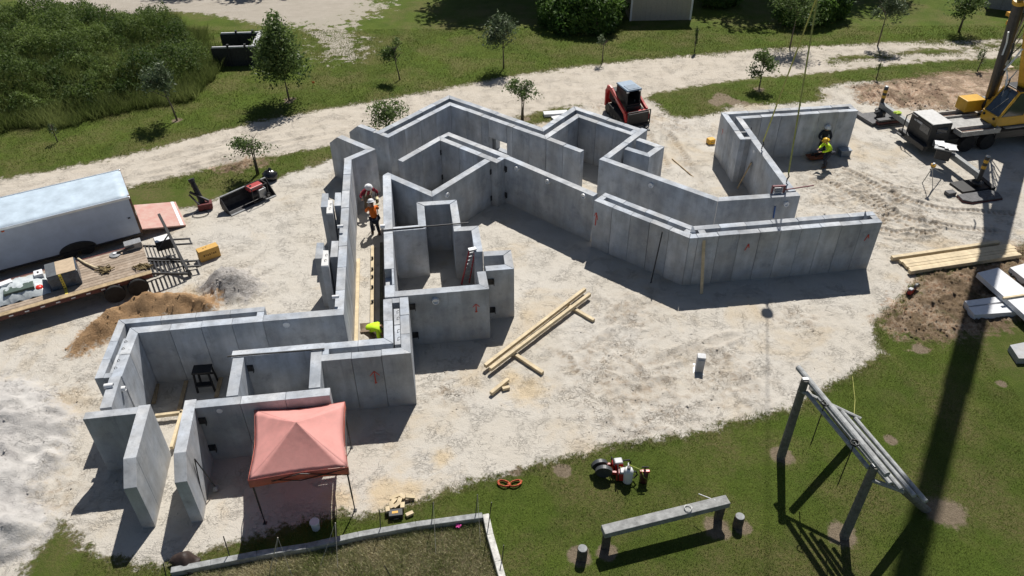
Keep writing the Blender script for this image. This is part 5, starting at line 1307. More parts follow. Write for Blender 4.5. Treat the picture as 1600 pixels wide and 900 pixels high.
# hook, line and slings
hookp = Vector((13.75, 35.25, 12.1))
o = thing('hook_block', 'crane hook block hanging above the separate room', 'hook block', tuple(hookp))
local('block', MB().lathe([(.12, -.3), (.26, -.2), (.28, .1), (.12, .3)], 14), YEL, o); local('hook', MB().tube([(0, 0, -.3), (0, 0, -.45), (.1, 0, -.6), (0, 0, -.7), (-.1, 0, -.6)], .04, 8), STEEL, o)
o = obj('hoist_line', MB().tube([hookp+Vector((0, 0, .3)), tip], .02, 6), STEEL); tag(o, 'steel hoist line from the boom head down to the hook block', 'cable')
SLG = mat('yellow_sling', (.40, .40, .12), rough=.8, var=.12)
l1_ = at2(1190, 233, 2.72); l2_ = at2(1229, 284, 2.72)
hb = hookp+Vector((0, 0, -.65))
for nm, p in (('left yellow lifting sling, fastened at the middle of the long single wall', l1_), ('right yellow lifting sling, fastened near the low end of the long single wall', l2_)):
    o = thing('lifting_sling', nm, 'sling', tuple(p), 0, 'yellow lifting slings')
    obj('webbing', MB().beam(hb, p+Vector((0, 0, .45)), .07, .02), SLG, o)
    obj('shackle', MB().tube([p+Vector((0, 0, .45)), p+Vector((.06, 0, .3)), p+Vector((0, 0, .15))], .035, 6).tube([p+Vector((0, 0, .2)), p], .03, 6), STEEL, o)
# pads under the outriggers
for nm, c, a_, big in (('stack of mats with cribbing under the near outrigger jack', at2(1522, 300), 14, 1), ('stack of mats with cribbing under the far outrigger jack', at2(1376, 188), 14, 0)):
    o = thing('outrigger_mats', nm, 'mats', (c.x, c.y, 0), R(a_), 'crane mats')
    PADM = mat('dark_grey_mat', (.10, .10, .105), rough=.7, var=.25, bump=.2); RBR = mat('dark_rubber_red', (.09, .03, .03), rough=.7)
    if big:
        mm = MB().prism([(-1.4, -.75), (-1.05, -1.05), (.85, -1.1), (1.0, -.6), (.8, -.25), (-1.3, -.2)], 0, .16); local('mat', mm, PADM, o, bevel=.01, label='grey mat with clipped corners')
        local('mat_edge', MB().prism([(-1.42, -.77), (-1.06, -1.08), (.87, -1.13), (1.02, -.6), (.8, -.24), (-1.32, -.19)], 0, .1), RBR, o)
        local('mat', MB().box((.2, .55, .06), (1.9, 1.1, .12)), BLK, o, bevel=.01); local('mat', MB().box((1.2, .65, .1), (.25, 1.6, .2), R(-8)), BLK, o, bevel=.01)
        local('cribbing', MB().box((-1.5, .1, .1), (.5, .35, .2)), PADM, o)
    else:
        local('mat', MB().box((0, .2, .08), (1.9, 1.5, .16)), PADM, o, bevel=.01)
        for k in range(3): local('cribbing', MB().box((.1, -.75+.02*k, .08+.17*k), (1.9, .34, .12)), RBR if k % 2 else PADM, o)
        local('mat', MB().box((-1.0, .3, .12), (.4, 1.9, .2), R(5)), PADM, o); local('chain_heap', MB().ball((-.1, .15, .4), .3, 8, jit=.35).ball((.25, .3, .35), .24, 8, jit=.35), CRB, o)
# papers
o = thing('paper_drawings', 'white drawings lying open on the carrier beside the cab', 'papers', tuple(at2(1478, 228, 1.35)), R(-30))
for k, (x, y, a_) in enumerate(((-.35, .25, 10), (-.1, .05, -8), (.2, -.15, 5), (.35, -.3, 20))):
    local('sheet_of_paper', MB().sheet([[((i-1.5)*.17*math.cos(R(a_))-(j-1.5)*.2*math.sin(R(a_))+x, (i-1.5)*.17*math.sin(R(a_))+(j-1.5)*.2*math.cos(R(a_))+y, .06*k*.5+.02*math.sin(i+j*1.3)) for j in range(4)] for i in range(4)]), WHITE, o, solid=.004)
local('tray', MB().box((0, 0, -.06), (1.1, 1.0, .06)), GREYM, o)
local('tray_bin', MB().box((0, -.1, -.4), (.8, .8, .6)), CRB, o, bevel=.05)
# folded safety vest on the far outrigger
o = obj('folded_vest', MB().ball((0, 0, 0), .22, 9, (1.2, 1, .35), jit=.25), mat('lime_fabric', (.36, .50, .05), rough=.8)); o.location = at2(1403, 176, 1.0); tag(o, 'folded lime vest lying on the far outrigger beam', 'vest')
# clamp tool on the wall end
t = thing('vibrating_tool', 'dark red clamp with a long bar sitting on the wall end near the right sling', 'clamp', tuple(at2(1215, 300, 2.7)), R(5))
local('frame', MB().box((-.3, 0, .15), (.07, .12, .42)).box((.3, 0, .15), (.07, .12, .42)).box((0, 0, .33), (.66, .12, .07)), mat('maroon_steel', (.13, .02, .03), rough=.5), t); local('motor', MB().box((0, 0, .12), (.36, .2, .2)), GREYM, t, bevel=.03); local('bar', MB().beam((.3, 0, .1), (1.9, .25, .12), .05, .05), MATS['maroon_steel'], t)
# yellow thing behind the right room
t = thing('yellow_hose_reel', 'small yellow case half hidden behind the right room wall', 'case', tuple(at2(1110, 224)), R(20)); local('case', MB().box((0, 0, .17), (.45, .4, .34)), YEL, t, bevel=.05); local('case_handle', MB().tube([(-.1, -.2, .2), (-.1, -.27, .2), (.1, -.27, .2), (.1, -.2, .2)], .015, 6), BLK, t)
# brown tool tray near the crouching workers and grey bucket
t = thing('grey_tub', 'grey lidded tub beside the crouching workers in the right room', 'tub', tuple(at2(1318, 243)), R(7)); local('tub', MB().box((0, 0, .2), (.6, .42, .4), taper=1.06), mat('blue_grey_plastic', (.14, .17, .21), rough=.5), t, bevel=.03); local('lid', MB().box((0, 0, .42), (.68, .5, .05)), mat('pale_blue_grey_plastic', (.26, .30, .35), rough=.5), t, bevel=.02)
t = thing('wheelbarrow_tray', 'rusty orange tray of tools on the ground by the crouching workers', 'tray', tuple(at2(1276, 248)), R(12)); local('tray', MB().box((0, 0, .15), (1.1, .5, .14), taper=1.2), mat('rusty_orange', (.22, .07, .03), rough=.8, var=.3), t, bevel=.02); local('tools', MB().beam((-.4, 0, .25), (.3, .1, .27), .06, .05).beam((-.2, -.1, .25), (.4, .15, .27), .05, .05).ball((-.3, .1, .27), .1, 7, jit=.3), BLK, t)
# ---- open black frame at the back left
q0 = at2(338, 97); q1 = at2(400, 100)
t = thing('metal_skip', 'open-topped black metal box with pale rails, sunk in the weeds at the back left', 'metal box', (-20.75, 57.7, -.1), R(4))
SK = mat('skip_black', (.03, .03, .033), rough=.6, var=.2); LG = mat('light_grey_rail', (.50, .50, .52), rough=.5, var=.08)
sw, sd_ = 3.1, 3.0
for y in (-sd_/2, sd_/2): local('side', MB().box((0, y, .75), (sw, .06, 1.5)), SK, t)
for x in (sw/2,): local('end', MB().box((x, 0, .75), (.06, sd_, 1.5)), SK, t)
for y in (-sd_/2, sd_/2): local('top_rail', MB().box((.1, y, 1.55), (sw, .15, .12)), LG, t, bevel=.02)
local('top_rail', MB().box((sw/2, 0, 1.553), (.32, sd_, .12)), LG, t, bevel=.02)
for y in (-sd_/2, sd_/2):
    for x in (-.3, .95): local('post', MB().box((x, y, .9), (.14, .2, 1.7)), SK, t)
for k in range(7): local('corner_rib', MB().box((sw/2+.08, -sd_/2+.1+k*.33, .8), (.06, .12, 1.4)), BLK, t)
# ---- shed
A_ = at2(984, 32.5); B_ = at2(1079, 31); dS, nS = vnorm(A_, B_); ws = (B_-A_).length
t = thing('storage_building', 'pale beige shed at the top of the picture, cut off by the frame', 'shed', (A_.x, A_.y, 0), dirz(A_, B_))
SH = mat('beige_siding', (.40, .37, .31), rough=.8, var=.06, bump=.1)
for k in range(12):
    local('siding_panel', MB().box((ws*(k+.5)/12, .03, 1.5), (ws/12-.012, .06, 3.0)), SH, t)
local('side_wall', MB().box((-.0, 2.6, 1.5), (.06, 5.0, 3.0)), mat('tan_siding', (.36, .33, .28), rough=.8), t); local('side_wall', MB().box((ws, 2.6, 1.5), (.06, 5.0, 3.0)), MATS['tan_siding'], t)
local('roof', MB().poly([(-.3, -.3, 3.0), (ws+.3, -.3, 3.0), (ws+.3, 2.6, 4.2), (-.3, 2.6, 4.2), (ws+.3, 5.5, 3.0), (-.3, 5.5, 3.0)], [(0, 1, 2, 3), (3, 2, 4, 5)]), mat('grey_metal_roof', (.3, .31, .32), rough=.5), t, solid=.06)
local('gable', MB().poly([(.0, .06, 3.0), (.0, 2.6, 4.1), (.0, 5.1, 3.0)], [(0, 1, 2)]).poly([(ws, .06, 3.0), (ws, 2.6, 4.1), (ws, 5.1, 3.0)], [(0, 1, 2)]), MATS['tan_siding'], t)
local('corner_trim', MB().box((.05, -.02, 1.5), (.16, .05, 3.0)), WHITE, t); local('corner_trim', MB().box((ws-.05, -.02, 1.5), (.16, .05, 3.0)), WHITE, t)
A_ = at2(1538, 12); t = thing('storage_building', 'grey shed corner in the top right, beyond the crane', 'shed', (A_.x, A_.y, 0), R(-28))
for k in range(6): local('siding_panel', MB().box((.6+k*1.2, .03, 1.3), (1.18, .06, 2.6)), mat('grey_siding', (.30, .29, .28), rough=.8), t)
local('side_wall', MB().box((0, 2.5, 1.3), (.06, 5, 2.6)), MATS['grey_siding'], t); local('roof', MB().box((3.6, 2.5, 2.7), (7.8, 5.6, .15)), MATS['grey_metal_roof'], t)
# flag and small things on the far lawn
t = thing('marker_flag', 'tiny orange marker flag in the grass right of the tallest young tree', 'flag', tuple(at2(489, 136)), 0)
local('wire', MB().tube([(0, 0, 0), (0, 0, .4)], .008, 4), STEEL, t); local('cloth', MB().box((.08, 0, .35), (.18, .01, .14)), mat('flag_orange', (.7, .18, .05), rough=.6), t)
o = obj('broken_panel', MB().box((0, 0, .12), (1.6, .5, .2)).box((.3, -.5, .08), (1.3, .5, .1), R(15)), SLABW); o.location = at2(868, 180, 0); o.rotation_euler = (0, 0, R(8)); tag(o, 'flat white panel lying in the grass behind the shell', 'panel')
o = obj('yellow_string', MB().tube([at2(1332, 588, .05), at2(1336, 625, .04), at2(1334, 655, .4)], .012, 4), SLG); tag(o, 'pale yellow string running over the grass to the pole bundle', 'string')
# ============================================================ PLANTS
LEAF_A = foliage_mat('young_tree_leaves', (.05, .09, .022), (.18, .25, .08), .5, .42)
LEAF_B = foliage_mat('pale_leaves', (.05, .08, .035), (.16, .21, .11))
LEAF_C = foliage_mat('thicket_leaves', (.035, .07, .014), (.20, .27, .07), .7, .4)
LEAF_D = foliage_mat('bush_leaves', (.04, .09, .018), (.15, .25, .05), .6, .4)
GRASSM = foliage_mat('grass_blades', (.078, .11, .018), (.26, .285, .075), .7, .4)
BEDM = foliage_mat('dry_bed_grass', (.17, .22, .05), (.60, .54, .36), .8, .1)
BARK = mat('young_bark', (.13, .11, .085), rough=.9, var=.25, bump=.4)
def leaves(name, C_, S_, T_, material, parent=None, up=0.0):
    """small leaf-shaped faces at centres C_ with sizes S_ and tints T_"""
    n = len(C_); a = RNG.normal(size=(n, 3)); a[:, 2] += up*0; a /= np.linalg.norm(a, axis=1)[:, None]
    b = RNG.normal(size=(n, 3)); b -= (b*a).sum(1)[:, None]*a; b /= np.linalg.norm(b, axis=1)[:, None]
    s = S_[:, None]
    V = np.stack([C_-a*s, C_+b*s*.42-a*s*.1, C_+a*s, C_-b*s*.42+a*s*.05], 1).reshape(-1, 3)
    F = np.arange(4*n).reshape(n, 4)
    return fast_mesh(name, V, F, material, dict(tint=np.repeat(np.clip(T_, 0, 1), 4)), parent)
def height_at(base, top):
    b = at(*base); best = min(np.arange(.3, 16, .05), key=lambda z: abs((at(top[0], top[1], z).y)-b.y)); return b, float(best)
def crown_pts(n, c, r, clumps=14, spread=.33):
    cc = RNG.normal(size=(clumps, 3)); cc /= np.linalg.norm(cc, axis=1)[:, None]; cc *= (RNG.random(clumps)**.45)[:, None]*.82
    k = RNG.integers(0, clumps, n); off = RNG.normal(size=(n, 3))*spread*(.7+.6*RNG.random(clumps)[k][:, None])
    p = cc[k]+off; l = np.linalg.norm(p, axis=1); p[l > 1.15] *= (1.1/l[l > 1.15])[:, None]
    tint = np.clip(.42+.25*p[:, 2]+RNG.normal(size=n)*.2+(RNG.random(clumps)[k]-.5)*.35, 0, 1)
    return np.array(c)+p*np.array(r), tint
def young_tree(label, base, top, wpx, crown0, n, leafm=LEAF_A, ls=.11, lean=(0, 0), stems=1, group='young trees along the dirt road'):
    b, h = height_at(base, top); rx = wpx/2/FPX*math.hypot(b.y, CAM_H)
    t = thing('young_tree', label, 'tree', tuple(b), 0, group)
    ctr = Vector((lean[0], lean[1], h*(crown0+1)/2)); rz = h*(1-crown0)/2
    m = MB()
    for s in range(stems):
        o = .12*(s-(stems-1)/2)
        m.tube([(o, 0, -.1), (o*.6+lean[0]*.3, lean[1]*.3, h*crown0*.6), (o+lean[0]*.7, lean[1]*.7, h*crown0), (lean[0]+o*2, lean[1], h*.9)], [.022*h**.5+.02, .018*h**.5+.015, .03, .012], 7)
    local('trunk', m, BARK, t, smooth=True)
    m = MB()
    for k in range(9 if n > 300 else 5):
        a = RNG.random()*6.28; f = RNG.random(); z0 = h*(crown0*.9+(1-crown0)*.7*f); e = ctr+Vector((math.cos(a)*rx*.75, math.sin(a)*rx*.75, (f-.4)*rz*1.3))
        m.tube([(lean[0]*z0/h, lean[1]*z0/h, z0), tuple(e.lerp(Vector((lean[0], lean[1], z0)), .4)+Vector((0, 0, .05))), tuple(e)], [.03, .018, .006], 5)
    local('branches', m, BARK, t)
    n = int(n*2.3); P_, T_ = crown_pts(n, tuple(ctr), (rx*1.08, rx*1.08, rz*1.08), clumps=max(6, int(n/130)), spread=.20)
    P_[:, :2] *= (1.12-.38*np.clip((P_[:, 2]-ctr.z)/rz, -1, 1))[:, None]
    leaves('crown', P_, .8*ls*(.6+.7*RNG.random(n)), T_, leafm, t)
    return t
young_tree('young tree with pale leaves in front of the overgrown thicket', (277, 188), (256, 95), 50, .42, 700, LEAF_B, .14, (-.35, 0))
young_tree('tallest, fullest young tree beside the dirt road on the left', (452, 157), (436, 28), 66, .24, 3000, LEAF_A, .16, (-.1, .1))
young_tree('small sapling with two leafy arms beside the rubbish bag', (403, 272), (400, 212), 58, .55, 420, LEAF_A, .11, (0, 0), 2)
young_tree('slim sapling on the lawn between the tallest tree and the roadside', (625, 125), (611, 62), 34, .38, 420, LEAF_A, .12, (-.25, 0))
young_tree('round topped young tree on the lawn above the back corner of the shell', (787, 107), (791, 20), 50, .42, 1000, LEAF_B, .14, (-.05, .05))
young_tree('sapling rooted in the grass patch right behind the back wall', (816, 188), (820, 120), 46, .42, 520, LEAF_A, .11, (.05, 0), 2)
young_tree('leafy shrub-like sapling peeping over the left wing walls', (606, 212), (602, 150), 56, .2, 800, LEAF_A, .12)
young_tree('thin newly planted whip in a sleeve, left of the tall bush shadow edge', (1085, 81), (1090, 40), 9, .12, 130, LEAF_A, .09)
young_tree('little whip with a tuft of leaves below the round bush', (941, 97), (940, 54), 22, .5, 110, LEAF_B, .09)
young_tree('young tree standing in the grass patch left of the right room', (1186, 138), (1191, 78), 34, .33, 620, LEAF_A, .12)
young_tree('young tree with a spreading crown at the top, crossed by the sling line', (1234, 74), (1245, -22), 62, .45, 1100, LEAF_A, .14)
young_tree('pale crowned young tree inside the big shadow at the top', (1371, 72), (1378, -10), 40, .5, 700, LEAF_B, .13)
young_tree('twin stemmed young tree near the top right corner', (1498, 50), (1514, -10), 46, .42, 900, LEAF_A, .14, (0, 0), 2)
young_tree('thin leafy whip beside the crane boom cylinder', (1527, 112), (1531, 74), 11, .25, 110, LEAF_A, .09)
young_tree('nearly bare whip above the far outrigger jack', (1369, 124), (1376, 90), 9, .3, 45, LEAF_A, .08)
young_tree('tiny staked whip on the lawn below the thicket, far left', (90, 222), (82, 190), 9, .3, 60, LEAF_B, .08)
# tall trees standing beyond the top of the picture, whose shade falls on the lawn
def big_tree(label, x, y, h, r, n=8500):
    t = thing('shade_tree', label, 'tree', (x, y, 0), 0, 'tall trees beyond the top edge')
    m = MB().tube([(0, 0, -.2), (.1, 0, h*.25), (-.1, .1, h*.5), (0, 0, h*.85)], [.34, .26, .2, .06], 10); local('trunk', m, BARK, t, smooth=True)
    m = MB()
    for k in range(12):
        a = k*2.4; z0 = h*(.28+.045*k); m.tube([(0, 0, z0), (math.cos(a)*r*.45, math.sin(a)*r*.45, z0+h*.08), (math.cos(a)*r*.85, math.sin(a)*r*.85, z0+h*.11)], [.12, .07, .02], 6)
    local('branches', m, BARK, t)
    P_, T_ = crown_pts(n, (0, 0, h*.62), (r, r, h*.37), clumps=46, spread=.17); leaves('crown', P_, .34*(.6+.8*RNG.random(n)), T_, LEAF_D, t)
for i, (x, y, h, r) in enumerate(((-1.0, 77, 17, 4.8), (4.5, 75, 14, 4.2), (2.5, 82, 19, 5), (17.5, 77, 15, 4.6), (22.5, 78, 18, 5.4), (28.5, 79, 18, 5.6), (34.5, 82, 19, 5.2), (25, 84, 20, 5.5), (-22, 82, 13, 4.2), (-29, 83, 13, 4.5), (-14, 84, 14, 4), (11, 80, 9, 3.6), (40, 85, 15, 4))):
    big_tree('tall dense tree %s' % ['left of the round bush', 'behind the round bush', 'highest one behind the round bush', 'just right of the beige shed', 'second to the right of the beige shed', 'third to the right of the beige shed', 'towards the top right corner', 'back row, right of the beige shed', 'beyond the sandy yard, its right side', 'beyond the sandy yard, its left side', 'between the sandy yard and the lawn shadow', 'behind the beige shed', 'behind the grey shed corner'][i], x, y, h, r)
# round bush at the top
def bush(name, label, blobs, n, material, ls, group=None, cat='bush'):
    c0 = blobs[0]; t = thing(name, label, cat, (c0[0], c0[1], 0), 0, group)
    Ps = []; Ts = []; tot = sum(b[3]*b[4]*b[5] for b in blobs)
    for (x, y, z, rx, ry, rz) in blobs:
        k = int(n*rx*ry*rz/tot); d = RNG.normal(size=(k, 3)); d /= np.linalg.norm(d, axis=1)[:, None]; d *= (.55+.5*RNG.random(k)**.5)[:, None]
        w_ = 1+.28*(fbm(d[:, 0]*3+x, d[:, 1]*3+d[:, 2]*4, 1.0, 3, 77)-.5)*2
        p = d*w_[:, None]*np.array([rx, ry, rz])+np.array([x-c0[0], y-c0[1], z]); p[:, 2] = np.maximum(p[:, 2], .03); Ps.append(p)
        Ts.append(np.clip(.35+1.3*(fbm(p[:, 0]*1.0, p[:, 1]+p[:, 2], 1.1, 3, 5)-.5)+RNG.normal(size=k)*.17, 0, 1))
    P_ = np.concatenate(Ps); T_ = np.concatenate(Ts)
    leaves('foliage', P_, ls*(.6+.8*RNG.random(len(P_))), T_, material, t)
    m = MB()
    for k in range(14):
        b = blobs[k % len(blobs)]; a = k*2.1; m.tube([(b[0]-c0[0], b[1]-c0[1], 0), (b[0]-c0[0]+math.cos(a)*b[3]*.4, b[1]-c0[1]+math.sin(a)*b[4]*.4, b[2]*.9), (b[0]-c0[0]+math.cos(a)*b[3]*.75, b[1]-c0[1]+math.sin(a)*b[4]*.75, b[2]+b[5]*.5)], [.06, .04, .015], 5)
    local('stems', m, BARK, t)
    return t
bush('round_bush', 'big dense green bush at the top, left of the beige shed', [(6.6, 64.6, 1.5, 2.6, 2.4, 2.3), (4.2, 64.6, 1.1, 2.0, 1.9, 1.7), (5.2, 67.5, 1.5, 2.6, 2.5, 2.2), (8.1, 66.2, 1.4, 1.7, 2.1, 2.0), (4.6, 62.7, .7, 1.3, 1.0, 1.0), (7.3, 62.6, .9, 1.4, 1.0, 1.3)], 26000, LEAF_D, .15)
bush('dark_shrub', 'dark shrubs around a trunk at the top, right of the sling lines', [(24.5, 64.6, 1.2, 2.4, 1.2, 1.6), (27.2, 66, 1.2, 1.6, 1.2, 1.7)], 7000, LEAF_D, .15)
bush('dark_shrub', 'dark low shrub at the top between the beige shed and the young tree', [(18.6, 69.5, .9, 2.0, 1.2, 1.2)], 3500, LEAF_D, .14)
# thicket on the bank
xs = RNG.uniform(-52, -21, 300000); ys = RNG.uniform(44, 70, 300000)
fi = np.clip(np.searchsorted(gx, xs), 1, len(gx)-1); fj = np.clip(np.searchsorted(gy, ys), 1, len(gy)-1)
ft = f_thick[fj, fi]+2.2*(fbm(xs, ys, .35, 3, 61)-.5)
tall = fbm(xs, ys, .32, 4, 66); keep = (ft > .1) & (xs > -46)
xs, ys, ft, tall = xs[keep], ys[keep], ft[keep], tall[keep]
keep = RNG.random(len(xs)) < 1.0; xs, ys, ft, tall = xs[keep], ys[keep], ft[keep], tall[keep]
hh = sst(.1, 1.6, ft)*(.30+2.9*np.clip(tall-.36, 0, 1)*1.7+2.6*np.clip(fbm(xs, ys, .8, 3, 68)-.45, 0, 1))
zs = gz_arr(xs, ys)+hh*(RNG.random(len(xs))**.5)
tt = np.clip(.40+1.5*(fbm(xs, ys, .5, 4, 71)-.5)+.25*(RNG.random(len(xs))-.5)+.35*(tall-.5), 0, 1)
o = leaves('thicket', np.stack([xs, ys, zs], -1), .05+.09*RNG.random(len(xs))**2, tt, LEAF_C); o['kind'] = 'stuff'; tag(o, 'overgrown thicket of weeds and brambles covering the bank at the top left', 'thicket')
# grass blades where single tufts still read
def blades(name, n, x0, x1, y0, y1, cond, hmin, hmax, w_, material, label, tintf=None, seed=0):
    x = RNG.uniform(x0, x1, n); y = RNG.uniform(y0, y1, n)
    i = np.clip(np.searchsorted(gx, x), 1, len(gx)-1); j = np.clip(np.searchsorted(gy, y), 1, len(gy)-1)
    k = cond(x, y, j, i); x = x[k]; y = y[k]; n = len(x); z = gz_arr(x, y)-.01
    a = RNG.uniform(0, 6.28, n); h = RNG.uniform(hmin, hmax, n)*(.6+.8*fbm(x, y, 1.2, 3, 91)); la = RNG.uniform(0, 6.28, n); ln = h*RNG.uniform(.2, .9, n)
    wx = np.cos(a)*w_; wy = np.sin(a)*w_
    V = np.stack([np.stack([x-wx, y-wy, z], -1), np.stack([x+wx, y+wy, z], -1), np.stack([x+np.cos(la)*ln, y+np.sin(la)*ln, z+h], -1)], 1).reshape(-1, 3)
    T_ = np.clip(.35+1.1*(fbm(x, y, .5, 4, 95)-.5)+RNG.normal(size=n)*.2, 0, 1) if tintf is None else tintf(x, y)
    o = fast_mesh(name, V, np.arange(3*n).reshape(n, 3), material, dict(tint=np.repeat(T_, 3))); o['kind'] = 'stuff'
    return tag(o, label, 'grass')
def on_lawn(x, y, j, i):
    e_ = .5*(fbm(x, y, 1.6, 4, 15)-.5)*2
    m_ = np.maximum(np.maximum(f_sand[j, i], f_road[j, i]), np.maximum(f_mud[j, i], np.maximum(f_bed[j, i], f_lot[j, i])))
    return (m_+e_*.6 < -.02) & (f_bare[j, i]+.3*(RNG.random(len(x))-.5) < .45) & (f_thick[j, i] < 0)
blades('lawn_grass', 330000, -14, 20, 12.5, 31, on_lawn, .03, .075, .011, GRASSM, 'short mown grass of the near lawn around the beam and the pole frame')
blades('roadside_grass', 230000, -34, 42, 38, 64, on_lawn, .05, .12, .022, GRASSM, 'grass strips on both sides of the dirt road')
blades('edge_grass', 420000, -14, 27, 13, 33, lambda x, y, j, i: (np.abs(f_sand[j, i]+.35*(fbm(x, y, 1.6, 4, 15)-.5)*2+.12) < .22) & (RNG.random(len(x)) < .4) & (f_bed[j, i] < 0), .05, .13, .012, GRASSM, 'ragged grass tufts creeping over the rim of the sand')
blades('bed_grass', 110000, -11, 1, 12.5, 16.6, lambda x, y, j, i: (f_bed[j, i] > .1), .04, .20, .008, BEDM, 'dry straw and weeds inside the planting bed', lambda x, y: np.clip(.5+1.6*(fbm(x, y, 1.1, 4, 101)-.5)+RNG.normal(size=len(x))*.25, 0, 1))
blades('thicket_grass', 300000, -46, -20, 44, 70, lambda x, y, j, i: (f_thick[j, i]+2.2*(fbm(x, y, .35, 3, 61)-.5) > -.6) & (RNG.random(len(x)) < np.where(f_thick[j, i] < 1.3, .8, .12+1.6*np.clip(fbm(x, y, .45, 3, 63)-.5, 0, 1))), .35, 1.1, .016, foliage_mat('tall_weed_blades', (.07, .10, .022), (.26, .30, .10), .7, .45), 'tall uncut grass and weeds standing up through the thicket')
# clods and crumbs on trampled sand and mud
n = 60000; x = RNG.uniform(-21, 30, n); y = RNG.uniform(14, 54, n)
i = np.clip(np.searchsorted(gx, x), 1, len(gx)-1); j = np.clip(np.searchsorted(gy, y), 1, len(gy)-1)
k = ((f_sand[j, i] > 0) & (RNG.random(n) < .03+.5*rough[j, i]+.25*np.clip(trk[j, i], 0, 1))) | (f_mud[j, i] > 0) | ((f_orange[j, i] > 0) & (RNG.random(n) < .8)) | (f_grey[j, i] > 0)
x = x[k]; y = y[k]; n = len(x); z = gz_arr(x, y); s = .012+.035*RNG.random(n)**3*1.6
s = np.where(f_mud[j[k], i[k]] > 0, s*1.8, s)
base = np.array([[1, 0, 0], [-1, 0, 0], [0, 1, 0], [0, -1, 0], [0, 0, 1]], dtype=float)
V = (base[None]*(.6+.6*RNG.random((n, 5, 1)))*s[:, None, None]+np.stack([x, y, z], -1)[:, None, :]).reshape(-1, 3)
F = (np.array([[0, 2, 4], [2, 1, 4], [1, 3, 4], [3, 0, 4]])[None]+np.arange(n)[:, None, None]*5).reshape(-1, 3)
m_ = bpy.data.materials.new('clod_earth'); o = fast_mesh('clods', V, F, GROUND, {kk: np.repeat(np.clip(v[j[k], i[k]], -8, 8), 5) for kk, v in ATT.items()}); o['kind'] = 'stuff'; tag(o, 'small clods of sand and earth scattered over the churned ground', 'clods')
bpy.data.materials.remove(m_)
# ============================================================ PEOPLE
SKIN = mat('skin', (.36, .20, .13), rough=.55, var=.06, bump=.03)
def skinned(name, verts, edges, radii, material, parent=None, sub=1, extra=None):
    """one continuous surface grown round a skeleton of joints"""
    me = bpy.data.meshes.new(name); me.from_pydata([tuple(v) for v in verts], edges, []); me.update()
    o = bpy.data.objects.new(name, me); COL.objects.link(o)
    md = o.modifiers.new('skin', 'SKIN'); md.use_smooth_shade = True; md.branch_smoothing = .4
    if not me.skin_vertices: 
        pass
    sv = me.skin_vertices[0].data
    for i, r in enumerate(radii): sv[i].radius = (r, r) if not hasattr(r, '__len__') else r
    for q in sv: q.use_root = False
    sv[0].use_root = True
    s = o.modifiers.new('sub', 'SUBSURF'); s.levels = sub; s.render_levels = sub
    dg = bpy.context.evaluated_depsgraph_get(); nm = bpy.data.meshes.new_from_object(o.evaluated_get(dg))
    bpy.data.objects.remove(o); bpy.data.meshes.remove(me)
    if extra:
        bm = bmesh.new(); bm.from_mesh(nm)
        base = [bm.verts.new(v) for v in extra.v]
        for f in extra.f:
            try: bm.faces.new([base[q] for q in f]).smooth = True
            except ValueError: pass
        bm.to_mesh(nm); bm.free()
    nm.name = name; nm.materials.clear(); nm.materials.append(material)
    for p in nm.polygons: p.use_smooth = True
    o = bpy.data.objects.new(name, nm); COL.objects.link(o)
    if parent: o.parent = parent
    return o
